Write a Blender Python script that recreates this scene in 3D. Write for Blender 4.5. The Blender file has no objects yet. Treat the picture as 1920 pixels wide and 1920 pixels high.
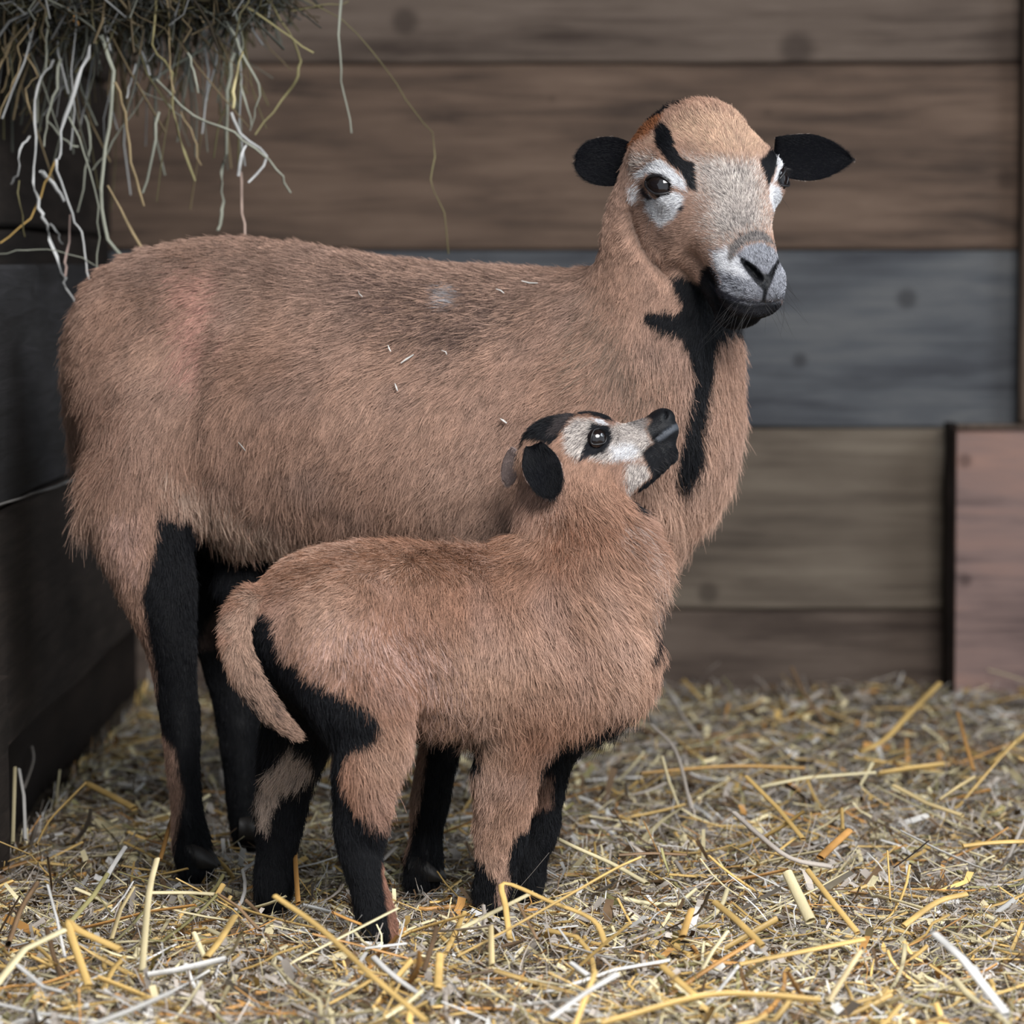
import bpy, math, random
import numpy as np
from mathutils import Vector
from mathutils.bvhtree import BVHTree

random.seed(7)
RNG = np.random.default_rng(11)
scn = bpy.context.scene
COL = scn.collection

# ------------------------------------------------------------------ camera
F_PX = 7000.0                       # focal length in pixels of the 1920 frame
CAM_H = 0.65
PITCH = math.atan(460.0 / F_PX)     # horizon sits at y = 500
cam_d = bpy.data.cameras.new('camera')
cam = bpy.data.objects.new('camera', cam_d)
COL.objects.link(cam)
cam.location = (0, 0, CAM_H)
cam.rotation_euler = (math.pi / 2 - PITCH, 0, 0)
cam_d.sensor_width = 36
cam_d.sensor_fit = 'HORIZONTAL'
cam_d.lens = 36 * F_PX / 1920
cam_d.clip_start = 0.05
cam_d.dof.use_dof = True
cam_d.dof.focus_distance = 3.80
cam_d.dof.aperture_fstop = 6.0
scn.camera = cam

# ------------------------------------------------------------------ light, world, exposure
world = bpy.data.worlds.new('world')
scn.world = world
world.use_nodes = True
bg = world.node_tree.nodes['Background']
bg.inputs['Color'].default_value = (0.80, 0.90, 1.0, 1)
bg.inputs['Strength'].default_value = 1.1


def area_light(name, loc, target, sx, sy, power, color):
    d = bpy.data.lights.new(name, 'AREA')
    d.shape = 'RECTANGLE'
    d.size, d.size_y, d.energy, d.color = sx, sy, power, color
    o = bpy.data.objects.new(name, d)
    COL.objects.link(o)
    o.location = loc
    o.rotation_euler = (Vector(target) - Vector(loc)).to_track_quat('-Z', 'Y').to_euler()
    return o


# daylight through the open barn front, above and slightly right of the camera
area_light('barn_door_daylight', (0.9, 1.5, 2.05), (0.05, 4.1, 0.3), 1.6, 0.9, 140, (1.0, 0.985, 0.97))
area_light('side_opening_daylight', (2.3, 3.4, 1.9), (0.3, 4.2, 0.5), 0.9, 0.9, 22, (0.86, 0.93, 1.0))

scn.view_settings.view_transform = 'Standard'
scn.view_settings.look = 'None'
scn.view_settings.gamma = 1.0
scn.view_settings.use_curve_mapping = False
scn.view_settings.exposure = 0.0
scn.cycles.max_bounces = 6
scn.cycles.diffuse_bounces = 3
scn.cycles.glossy_bounces = 2
scn.cycles.transmission_bounces = 2
scn.render.hair_type = 'STRAND'

# ------------------------------------------------------------------ helpers
CP, SP = math.cos(PITCH), math.sin(PITCH)


def ray_dir(px, py):
    a, b = (px - 960) / F_PX, (960 - py) / F_PX
    return np.array([a, CP + b * SP, -SP + b * CP])


def P(px, py, Y):
    """photograph pixel + distance from the camera along the floor -> point in the barn"""
    d = ray_dir(px, py)
    return np.array([0, 0, CAM_H]) + d * (Y / d[1])


def ground_Y(py, h=0.0):
    d = ray_dir(960, py)
    return (CAM_H - h) / (-d[2]) * d[1]


def srgb(r, g, b):
    c = np.array([r, g, b], dtype=float) / 255
    return np.where(c <= 0.04045, c / 12.92, ((c + 0.055) / 1.055) ** 2.4)


def unit(v):
    v = np.asarray(v, float)
    return v / (np.linalg.norm(v, axis=-1, keepdims=True) + 1e-12)


def tag(o, label=None, cat=None, group=None, kind=None):
    if label: o['label'] = label
    if cat: o['category'] = cat
    if group: o['group'] = group
    if kind: o['kind'] = kind
    return o


def empty(name, loc):
    o = bpy.data.objects.new(name, None)
    COL.objects.link(o)
    o.location = loc
    o.empty_display_size = 0.05
    return o


def link(name, me, parent=None):
    o = bpy.data.objects.new(name, me)
    COL.objects.link(o)
    if parent is not None:
        o.parent = parent
        o.matrix_parent_inverse = parent.matrix_basis.inverted()
    return o


def mesh(name, V, Fq, smooth=True, color=None, mat=None):
    """V (n,3); Fq (m,4) or (m,3) int array"""
    V = np.asarray(V, np.float32)
    Fq = np.asarray(Fq, np.int32)
    me = bpy.data.meshes.new(name)
    me.vertices.add(len(V))
    me.vertices.foreach_set('co', V.ravel())
    n, k = Fq.shape
    me.loops.add(n * k)
    me.loops.foreach_set('vertex_index', Fq.ravel())
    me.polygons.add(n)
    me.polygons.foreach_set('loop_start', np.arange(0, n * k, k, dtype=np.int32))
    me.polygons.foreach_set('loop_total', np.full(n, k, np.int32))
    me.polygons.foreach_set('use_smooth', np.full(n, bool(smooth)))
    me.update(calc_edges=True)
    if color is not None:
        at = me.attributes.new('col', 'FLOAT_COLOR', 'POINT')
        c = np.ones((len(V), 4), np.float32)
        c[:, :3] = color
        at.data.foreach_set('color', c.ravel())
    if mat: me.materials.append(mat)
    return me


# --- value noise in numpy
_perm = np.random.default_rng(5).random(65536).astype(np.float32)


def vnoise(p, freq, seed=0):
    q = np.asarray(p) * freq + seed * 17.31
    i = np.floor(q).astype(np.int64)
    f = q - i
    f = f * f * (3 - 2 * f)
    out = 0
    for dx in (0, 1):
        wx = f[:, 0] if dx else 1 - f[:, 0]
        for dy in (0, 1):
            wy = f[:, 1] if dy else 1 - f[:, 1]
            for dz in (0, 1):
                wz = f[:, 2] if dz else 1 - f[:, 2]
                h = ((i[:, 0] + dx) * 73856093 ^ (i[:, 1] + dy) * 19349663 ^ (i[:, 2] + dz) * 83492791 ^ seed * 2654435) & 65535
                out = out + wx * wy * wz * _perm[h]
    return out * 2 - 1


# ------------------------------------------------------------------ materials
def new_mat(name):
    m = bpy.data.materials.new(name)
    m.use_nodes = True
    return m, m.node_tree, m.node_tree.nodes['Principled BSDF']


def N(nt, typ, **kw):
    n = nt.nodes.new(typ)
    for k, v in kw.items():
        setattr(n, k, v)
    return n


def mat_attr(name, rough=0.6, spec=0.3, bump=None):
    m, nt, b = new_mat(name)
    a = N(nt, 'ShaderNodeAttribute', attribute_name='col')
    nt.links.new(a.outputs['Color'], b.inputs['Base Color'])
    b.inputs['Roughness'].default_value = rough
    b.inputs['Specular IOR Level'].default_value = spec
    if bump:
        tc = N(nt, 'ShaderNodeNewGeometry')
        nz = N(nt, 'ShaderNodeTexNoise')
        nz.inputs['Scale'].default_value = bump[0]
        nz.inputs['Detail'].default_value = 4
        bp = N(nt, 'ShaderNodeBump')
        bp.inputs['Distance'].default_value = bump[1]
        bp.inputs['Strength'].default_value = 0.7
        nt.links.new(tc.outputs['Position'], nz.inputs['Vector'])
        nt.links.new(nz.outputs['Fac'], bp.inputs['Height'])
        nt.links.new(bp.outputs['Normal'], b.inputs['Normal'])
    return m


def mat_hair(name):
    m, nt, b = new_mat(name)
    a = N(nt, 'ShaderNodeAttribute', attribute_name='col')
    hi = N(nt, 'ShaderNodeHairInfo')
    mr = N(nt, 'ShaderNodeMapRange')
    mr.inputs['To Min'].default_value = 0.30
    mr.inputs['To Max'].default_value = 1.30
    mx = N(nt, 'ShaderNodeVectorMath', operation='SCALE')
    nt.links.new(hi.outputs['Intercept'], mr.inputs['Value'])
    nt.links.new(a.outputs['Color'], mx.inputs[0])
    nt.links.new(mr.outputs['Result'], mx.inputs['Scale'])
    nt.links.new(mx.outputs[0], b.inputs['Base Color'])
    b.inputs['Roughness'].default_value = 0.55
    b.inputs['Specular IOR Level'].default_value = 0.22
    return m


def mat_plain(name, col, rough=0.5, spec=0.5, coat=0.0):
    m, nt, b = new_mat(name)
    b.inputs['Base Color'].default_value = (*col, 1)
    b.inputs['Roughness'].default_value = rough
    b.inputs['Specular IOR Level'].default_value = spec
    b.inputs['Coat Weight'].default_value = coat
    b.inputs['Coat Roughness'].default_value = 0.03
    return m


def mat_wood(name, c_dark, c_mid, c_light, seed, knots=(), along='X', bump=0.002):
    """weathered board: grain stretched along the board, blotches, optional knots (world x, z, radius)"""
    m, nt, b = new_mat(name)
    g = N(nt, 'ShaderNodeNewGeometry')
    mp = N(nt, 'ShaderNodeMapping')
    mp.inputs['Location'].default_value = (seed * 3.1, seed * 1.7, seed * 2.3)
    mp.inputs['Scale'].default_value = {'X': (1.1, 1, 17), 'Y': (1, 1.6, 26), 'Z': (26, 1, 1.6)}[along]
    nt.links.new(g.outputs['Position'], mp.inputs['Vector'])
    n1 = N(nt, 'ShaderNodeTexNoise')
    n1.inputs['Scale'].default_value = 3.0
    n1.inputs['Detail'].default_value = 9
    n1.inputs['Roughness'].default_value = 0.65
    n1.inputs['Distortion'].default_value = 0.8
    nt.links.new(mp.outputs[0], n1.inputs['Vector'])
    n2 = N(nt, 'ShaderNodeTexNoise')
    n2.inputs['Scale'].default_value = 4.2
    n2.inputs['Detail'].default_value = 5
    mp2 = N(nt, 'ShaderNodeMapping')
    mp2.inputs['Location'].default_value = (seed * 1.3, seed * 4.7, 0)
    mp2.inputs['Scale'].default_value = {'X': (.8, 1, 2.6), 'Y': (1, .8, 2.6), 'Z': (2.6, 1, .8)}[along]
    nt.links.new(g.outputs['Position'], mp2.inputs['Vector'])
    nt.links.new(mp2.outputs[0], n2.inputs['Vector'])
    mix = N(nt, 'ShaderNodeMath', operation='ADD')
    s1 = N(nt, 'ShaderNodeMath', operation='MULTIPLY'); s1.inputs[1].default_value = 0.5
    s2 = N(nt, 'ShaderNodeMath', operation='MULTIPLY'); s2.inputs[1].default_value = 0.5
    nt.links.new(n1.outputs['Fac'], s1.inputs[0]); nt.links.new(n2.outputs['Fac'], s2.inputs[0])
    nt.links.new(s1.outputs[0], mix.inputs[0]); nt.links.new(s2.outputs[0], mix.inputs[1])
    cr = N(nt, 'ShaderNodeValToRGB')
    cr.color_ramp.elements[0].position = 0.36
    cr.color_ramp.elements[0].color = (*c_dark, 1)
    cr.color_ramp.elements[1].position = 0.66
    cr.color_ramp.elements[1].color = (*c_light, 1)
    e = cr.color_ramp.elements.new(0.5)
    e.color = (*c_mid, 1)
    nt.links.new(mix.outputs[0], cr.inputs['Fac'])
    out = cr.outputs['Color']
    for (kx, ky, kz, kr) in knots:
        d = N(nt, 'ShaderNodeVectorMath', operation='DISTANCE')
        nt.links.new(g.outputs['Position'], d.inputs[0])
        d.inputs[1].default_value = (kx, ky, kz)
        mr = N(nt, 'ShaderNodeMapRange', interpolation_type='SMOOTHSTEP')
        mr.inputs['From Min'].default_value = kr * 0.35
        mr.inputs['From Max'].default_value = kr
        mr.inputs['To Min'].default_value = 0.55
        mr.inputs['To Max'].default_value = 0.0
        nt.links.new(d.outputs['Value'], mr.inputs['Value'])
        mm = N(nt, 'ShaderNodeMix', data_type='RGBA')
        nt.links.new(mr.outputs[0], mm.inputs['Factor'])
        nt.links.new(out, mm.inputs['A'])
        mm.inputs['B'].default_value = (c_dark[0] * .35, c_dark[1] * .3, c_dark[2] * .3, 1)
        out = mm.outputs['Result']
    nt.links.new(out, b.inputs['Base Color'])
    bp = N(nt, 'ShaderNodeBump')
    bp.inputs['Distance'].default_value = bump
    bp.inputs['Strength'].default_value = 0.8
    nt.links.new(n1.outputs['Fac'], bp.inputs['Height'])
    nt.links.new(bp.outputs['Normal'], b.inputs['Normal'])
    b.inputs['Roughness'].default_value = 0.8
    b.inputs['Specular IOR Level'].default_value = 0.25
    return m


# ------------------------------------------------------------------ the setting: board walls and floor
def board(name, parent, x0, x1, y0, y1, z0, z1, mat, seed=0, wav=0.003, ch=0.005):
    """a rough sawn board: box with chamfered, slightly wavy long edges; long axis found from its size"""
    rs = np.random.default_rng(seed)
    dims = np.array([x1 - x0, y1 - y0, z1 - z0])
    ax = int(np.argmax(dims))
    o1, o2 = [i for i in range(3) if i != ax]
    lo, hi = np.array([x0, y0, z0]), np.array([x1, y1, z1])
    n = 9
    V = []
    for t in np.linspace(0, 1, n):
        a0, a1, b0, b1 = lo[o1], hi[o1], lo[o2], hi[o2]
        w = rs.normal(0, wav, 4)
        a0 += w[0]; a1 += w[1]; b0 += w[2]; b1 += w[3]
        ring = [(a0 + ch, b0), (a1 - ch, b0), (a1, b0 + ch), (a1, b1 - ch), (a1 - ch, b1), (a0 + ch, b1), (a0, b1 - ch), (a0, b0 + ch)]
        for a, b in ring:
            v = np.zeros(3)
            v[ax] = lo[ax] + t * dims[ax]; v[o1] = a; v[o2] = b
            V.append(v)
    Fs = []
    for i in range(n - 1):
        for j in range(8):
            k = (j + 1) % 8
            Fs.append([i * 8 + j, i * 8 + k, (i + 1) * 8 + k, (i + 1) * 8 + j])
    for base in (0, (n - 1) * 8):
        Fs += [[base, base + 1, base + 2, base + 3], [base, base + 3, base + 4, base + 7], [base + 4, base + 5, base + 6, base + 7]]
    me = mesh(name, V, Fs, smooth=False, mat=mat)
    me.validate()
    return link(name, me, parent)


def zof(py, Y):
    return P(960, py, Y)[2]


def xof(px, Y, py=500):
    return P(px, py, Y)[0]


YW = 6.0
wall_back = tag(empty('wall_back', (0, YW, 0)), kind='structure')
wall_left = tag(empty('wall_left', (-0.57, 5.0, 0)), kind='structure')
brown = (srgb(64, 53, 47), srgb(96, 83, 74), srgb(116, 102, 92))
brown2 = (srgb(66, 54, 47), srgb(100, 82, 70), srgb(122, 102, 88))
grey = (srgb(60, 61, 66), srgb(86, 88, 92), srgb(110, 110, 110))
tan_ = (srgb(74, 65, 57), srgb(102, 91, 80), srgb(122, 111, 98))
XL, XR = -1.2, 1.9
rows = [
    (-330, -140, brown, ()),
    (-137, 118, brown, ((xof(1492, YW), YW, zof(92, YW), 0.040), (xof(760, YW), YW, zof(40, YW), 0.03))),
    (121, 468, brown2, ((xof(1885, YW), YW, zof(336, YW), 0.026), (xof(1437, YW), YW, zof(212, YW), 0.016), (xof(1035, YW), YW, zof(185, YW), 0.014))),
    (470, 801, grey, ((xof(1700, YW), YW, zof(560, YW), 0.024), (xof(1500, YW), YW, zof(676, YW), 0.018))),
    (804, 1143, tan_, ((xof(1330, YW), YW, zof(1112, YW), 0.024),)),
    (1146, 1300, brown, ()),
]
xs_gap = xof(1776, YW)
for i, (p0, p1, c, kn) in enumerate(rows):
    z1, z0 = zof(p0, YW), zof(p1, YW)
    m = mat_wood('weathered_board_%s' % 'abcdefg'[i], *c, seed=i + 1, knots=kn)
    x1 = xof(1908, YW) if i < 4 else xs_gap
    pr = (0, 0, 0.010, 0.004, 0.0, -0.004)[i]
    board('board', wall_back, XL, x1, YW - pr, YW + 0.03, z0, z1, m, seed=i, wav=0.0008, ch=0.004)
m_dark = mat_wood('dark_board', srgb(20, 15, 13), srgb(30, 23, 20), srgb(40, 32, 28), seed=20)
# boarding behind, seen through the gaps
board('backing_board', wall_back, XL, XR, YW + 0.034, YW + 0.05, -0.1, 1.4, m_dark, seed=31, wav=0)
# right hand frame: dark rebate, then a slim upright
m_up = mat_wood('upright_board', srgb(60, 50, 44), srgb(92, 78, 68), srgb(120, 104, 90), seed=9, along='Z')
board('upright_board', wall_back, xof(1914, 5.95), xof(1914, 5.95) + 0.09, 5.93, 5.965, zof(790, 5.95), 1.4, m_up, seed=41, wav=0.001)
m_red = mat_wood('reddish_board', srgb(92, 77, 75), srgb(134, 112, 106), srgb(156, 124, 112), seed=12, along='X',
                 knots=((xof(1812, 5.85), 5.85, zof(864, 5.85), 0.016), (xof(1815, 5.85), 5.85, zof(1088, 5.85), 0.014)))
board('short_board', wall_back, xof(1797, 5.85), xof(1797, 5.85) + 0.6, 5.85, 5.88, zof(1290, 5.85) - 0.03, zof(798, 5.85), m_red, seed=43, wav=0.0012)
board('corner_post', wall_back, xof(1780, 5.9), xof(1797, 5.9), 5.89, 5.96, -0.02, zof(794, 5.9), m_dark, seed=44, wav=0.001)
board('cap_strip', wall_back, xof(1797, 5.84), xof(1797, 5.84) + 0.6, 5.835, 5.86, zof(804, 5.84), zof(796, 5.84), m_up, seed=45, wav=0.0005, ch=0.001)

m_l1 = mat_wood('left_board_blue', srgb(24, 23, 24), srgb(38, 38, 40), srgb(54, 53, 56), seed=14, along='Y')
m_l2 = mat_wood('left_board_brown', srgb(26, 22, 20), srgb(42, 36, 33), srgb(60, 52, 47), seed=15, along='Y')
XW = -0.568
board('board', wall_left, XW - 0.04, XW, 3.0, 5.98, 0.385, 0.655, m_l1, seed=50, wav=0.002)
board('board', wall_left, XW - 0.04, XW - 0.004, 3.0, 5.98, 0.105, 0.38, m_l2, seed=51, wav=0.002)
board('board', wall_left, XW - 0.08, XW - 0.035, 3.0, 5.98, -0.05, 0.10, m_dark, seed=52, wav=0.001)
for k in range(4):
    board('board', wall_left, -0.68, -0.64, 3.0, 5.98, 0.46 + k * 0.24, 0.46 + k * 0.24 + 0.236, m_l2, seed=53 + k, wav=0.002)
board('backing_board', wall_left, -0.76, -0.70, 2.6, 5.98, -0.05, 2.3, m_dark, seed=61, wav=0)
board('wall_post', wall_left, XW - 0.035, XW + 0.012, 3.99, 4.10, -0.02, 0.2, m_l2, seed=60, wav=0.001)

# the rest of the stall, out of view: roof, upper boards, right wall
board('board', wall_back, XL, 2.4, YW, YW + 0.03, 1.385, 2.3, m_l2, seed=70, wav=0)
board('board', wall_left, -0.68, -0.64, 2.6, 5.98, 1.42, 2.3, m_l2, seed=71, wav=0)
ceiling = board('ceiling', None, -1.2, 2.4, 2.3, 6.1, 2.3, 2.34, m_l2, seed=72, wav=0)
tag(ceiling, kind='structure')
wall_right = board('wall_right', None, 2.35, 2.4, 4.3, 6.0, -0.05, 2.3, m_l2, seed=73, wav=0)
tag(wall_right, kind='structure')

# floor: trodden litter, uneven
gx = np.linspace(-1.3, 1.9, 150)
gy = np.linspace(2.2, 6.1, 190)
GX, GY = np.meshgrid(gx, gy, indexing='ij')


def floor_h(x, y):
    p = np.stack([np.ravel(x), np.ravel(y), np.zeros(np.size(x))], 1)
    return (0.006 * vnoise(p, 3.5, 1) + 0.006 * vnoise(p, 11, 2) + 0.003 * vnoise(p, 33, 3) - 0.033).reshape(np.shape(x))


V = np.stack([GX.ravel(), GY.ravel(), floor_h(GX, GY).ravel()], 1)
ii = np.arange(149)[:, None] * 190 + np.arange(189)[None]
Fq = np.stack([ii, ii + 190, ii + 191, ii + 1], -1).reshape(-1, 4)
m_floor, nt, b = new_mat('litter_ground')
nz = N(nt, 'ShaderNodeTexNoise'); nz.inputs['Scale'].default_value = 60; nz.inputs['Detail'].default_value = 6
gg = N(nt, 'ShaderNodeNewGeometry')
cr = N(nt, 'ShaderNodeValToRGB')
cr.color_ramp.elements[0].color = (*srgb(38, 31, 25), 1); cr.color_ramp.elements[1].color = (*srgb(98, 84, 66), 1)
cr.color_ramp.elements[0].position = .35; cr.color_ramp.elements[1].position = .7
nt.links.new(gg.outputs['Position'], nz.inputs['Vector']); nt.links.new(nz.outputs['Fac'], cr.inputs['Fac'])
nt.links.new(cr.outputs['Color'], b.inputs['Base Color']); b.inputs['Roughness'].default_value = 0.9
tag(link('floor', mesh('floor', V, Fq, mat=m_floor)), kind='structure')


# ------------------------------------------------------------------ signed distance modelling of the animals
class Sculpt:
    def __init__(s, ax_x, ax_y, ax_z):
        s.ax = [np.asarray(a, np.float32) for a in (ax_x, ax_y, ax_z)]
        s.D = np.full([len(a) for a in s.ax], 0.05, np.float32)

    def box(s, lo, hi):
        sl = []
        for a, l, h in zip(s.ax, lo, hi):
            i0, i1 = np.searchsorted(a, l), np.searchsorted(a, h)
            sl.append(slice(int(i0), int(i1)))
        return sl

    def ell(s, sl, c, A, r):
        X = s.ax[0][sl[0]][:, None, None] - np.float32(c[0])
        Y = s.ax[1][sl[1]][None, :, None] - np.float32(c[1])
        Z = s.ax[2][sl[2]][None, None, :] - np.float32(c[2])
        k0 = 0; k1 = 0
        for i in range(3):
            a = A[i].astype(np.float32)
            q = X * a[0] + Y * a[1] + Z * a[2]
            q = q / np.float32(r[i])
            q2 = q * q
            k0 = k0 + q2
            k1 = k1 + q2 / np.float32(r[i] ** 2)
        k0 = np.sqrt(k0)
        return k0 * (k0 - 1) / (np.sqrt(k1) + 1e-9)

    def add(s, ells, k=0.02, sub=False):
        """ells: list of (centre, axes rows, radii); united, then blended into the body"""
        m = 0.035
        los, his = [], []
        for c, A, r in ells:
            e = np.sqrt(((A * np.asarray(r)[:, None]) ** 2).sum(0))
            los.append(c - e - m); his.append(c + e + m)
        lo, hi = np.min(los, 0), np.max(his, 0)
        sl = s.box(lo, hi)
        off = [q.start for q in sl]
        shape = [q.stop - q.start for q in sl]
        if min(shape) <= 0: return
        T = np.full(shape, 0.05, np.float32)
        for (c, A, r), l, h in zip(ells, los, his):
            q = s.box(l, h)
            loc = tuple(slice(a.start - o, a.stop - o) for a, o in zip(q, off))
            T[loc] = np.minimum(T[loc], s.ell(q, c, A, r))
        D = s.D[tuple(sl)]
        if sub:
            T = -T
            h = np.maximum(k - np.abs(D - T), 0) / k
            s.D[tuple(sl)] = np.maximum(D, T) + h * h * k * 0.25
        else:
            h = np.maximum(k - np.abs(D - T), 0) / k
            s.D[tuple(sl)] = np.minimum(D, T) - h * h * k * 0.25

    def cast(s, px, py):
        """first point of the clay met by the sight line through a photograph pixel"""
        d = ray_dir(px, py); d = d / d[1]
        Y = np.arange(s.ax[1][0] + .002, s.ax[1][-1] - .002, 0.0008)
        p = np.array([0, 0, CAM_H]) + d[None] * Y[:, None]
        ok = (p[:, 0] > s.ax[0][0]) & (p[:, 0] < s.ax[0][-1]) & (p[:, 2] > s.ax[2][0]) & (p[:, 2] < s.ax[2][-1])
        p = p[ok]
        i = [np.clip(np.searchsorted(s.ax[k], p[:, k]), 0, len(s.ax[k]) - 1) for k in range(3)]
        v = s.D[i[0], i[1], i[2]]
        j = np.nonzero(v < 0)[0]
        return p[j[0]] if len(j) else None

    def groove(s, pts, r, depth, k=0.002):
        """cut a groove along surface points given as photograph pixels"""
        q = [s.cast(*a) for a in pts]
        q = [a for a in q if a is not None]
        q = catmull(np.array(q), 5)
        s.add([(a, np.eye(3), (r, depth, r)) for a in q], k=k, sub=True)

    def nets(s):
        D = s.D
        S = D < 0
        c = [slice(None, -1), slice(1, None)]
        anyS = np.zeros([n - 1 for n in D.shape], bool)
        allS = np.ones_like(anyS)
        for i in (0, 1):
            for j in (0, 1):
                for k in (0, 1):
                    q = S[c[i], c[j], c[k]]
                    anyS |= q; allS &= q
        act = anyS & ~allS
        del anyS, allS
        I = np.argwhere(act)
        idx = np.full(act.shape, -1, np.int32)
        idx[act] = np.arange(len(I), dtype=np.int32)
        acc = np.zeros((len(I), 3)); cnt = np.zeros(len(I))
        crd = s.ax
        for ax in range(3):
            o1, o2 = [a for a in range(3) if a != ax]
            for u in (0, 1):
                for v in (0, 1):
                    A = I.copy(); A[:, o1] += u; A[:, o2] += v
                    B = A.copy(); B[:, ax] += 1
                    da = D[tuple(A.T)]; db = D[tuple(B.T)]
                    m = (da < 0) != (db < 0)
                    t = np.where(m, da / np.where(m, da - db, 1), 0)
                    p = np.stack([crd[q][A[:, q]] for q in range(3)], 1).astype(float)
                    p[:, ax] += t * (crd[ax][B[:, ax]] - crd[ax][A[:, ax]])
                    acc[m] += p[m]; cnt[m] += 1
        Vv = acc / cnt[:, None]
        Fl = []
        for ax in range(3):
            o1, o2 = [(1, 2), (2, 0), (0, 1)][ax]
            sa = [slice(None)] * 3; sb = [slice(None)] * 3
            sa[ax] = slice(None, -1); sb[ax] = slice(1, None)
            E = np.argwhere(S[tuple(sa)] != S[tuple(sb)])
            ok = (E[:, o1] > 0) & (E[:, o2] > 0) & (E[:, o1] < D.shape[o1] - 1) & (E[:, o2] < D.shape[o2] - 1)
            E = E[ok]
            def cell(u, v):
                q = E.copy(); q[:, o1] -= u; q[:, o2] -= v
                return idx[tuple(q.T)]
            quad = np.stack([cell(1, 1), cell(0, 1), cell(0, 0), cell(1, 0)], 1)
            ins = S[tuple(E.T)]
            quad[~ins] = quad[~ins][:, ::-1]
            Fl.append(quad)
        Fq = np.concatenate(Fl)
        Fq = Fq[(Fq >= 0).all(1)]
        return Vv, Fq


def axes_from(t, side):
    """rows: tangent, up, side"""
    t = unit(t); s = unit(np.asarray(side, float) - t * np.dot(side, t))
    return np.stack([t, np.cross(s, t), s])


def catmull(Pn, n):
    Pn = np.asarray(Pn, float)
    Q = np.vstack([2 * Pn[0] - Pn[1], Pn, 2 * Pn[-1] - Pn[-2]])
    out = []
    m = len(Pn) - 1
    for i in range(m):
        p0, p1, p2, p3 = Q[i:i + 4]
        for t in np.arange(n) / n:
            out.append(0.5 * ((2 * p1) + (-p0 + p2) * t + (2 * p0 - 5 * p1 + 4 * p2 - p3) * t * t + (-p0 + 3 * p1 - 3 * p2 + p3) * t ** 3))
    out.append(Pn[-1])
    return np.array(out)


def tube(nodes, side=(0, 1, 0), n=6, rt=0.7):
    """nodes: (point(3), radius in the up direction, radius in the side direction)"""
    arr = np.array([[*p, ru, rs] for p, ru, rs in nodes])
    C = catmull(arr, n)
    C[:, 3:] = np.maximum(C[:, 3:], 0.004)
    pts = C[:, :3]
    tg = np.gradient(pts, axis=0)
    return [(pts[i], axes_from(tg[i], side), (rt * min(C[i, 3], C[i, 4]), C[i, 3], C[i, 4])) for i in range(len(pts))]


def graded(lo, hi, a, b, hc, hf):
    """coordinates from lo to hi, step hc, with step hf between a and b"""
    out = [lo]
    while out[-1] < hi:
        x = out[-1]
        d = max(a - x, x - b, 0)
        out.append(x + min(hc, hf + d * 0.12))
    return np.array(out)


def smooth_verts(V, Fq, it=2, lam=0.5):
    e = np.concatenate([Fq[:, [0, 1]], Fq[:, [1, 2]], Fq[:, [2, 3]], Fq[:, [3, 0]]])
    n = len(V)
    deg = np.bincount(e[:, 0], minlength=n) + np.bincount(e[:, 1], minlength=n)
    for _ in range(it):
        acc = np.zeros_like(V)
        for k in range(3):
            acc[:, k] = np.bincount(e[:, 0], V[e[:, 1], k], n) + np.bincount(e[:, 1], V[e[:, 0], k], n)
        V = V + lam * (acc / deg[:, None] - V)
    return V


def vert_normals(V, Fq):
    a = np.cross(V[Fq[:, 2]] - V[Fq[:, 0]], V[Fq[:, 3]] - V[Fq[:, 1]])
    nrm = np.zeros_like(V)
    for j in range(4):
        for k in range(3):
            nrm[:, k] += np.bincount(Fq[:, j], a[:, k], len(V))
    return unit(nrm)


def seg_dist(p, A, B, ra, rb):
    d = B - A
    t = np.clip(((p - A) @ d) / (d @ d + 1e-12), 0, 1)
    q = np.linalg.norm(p - (A + t[:, None] * d), axis=1)
    return q - (ra + (rb - ra) * t)


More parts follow.
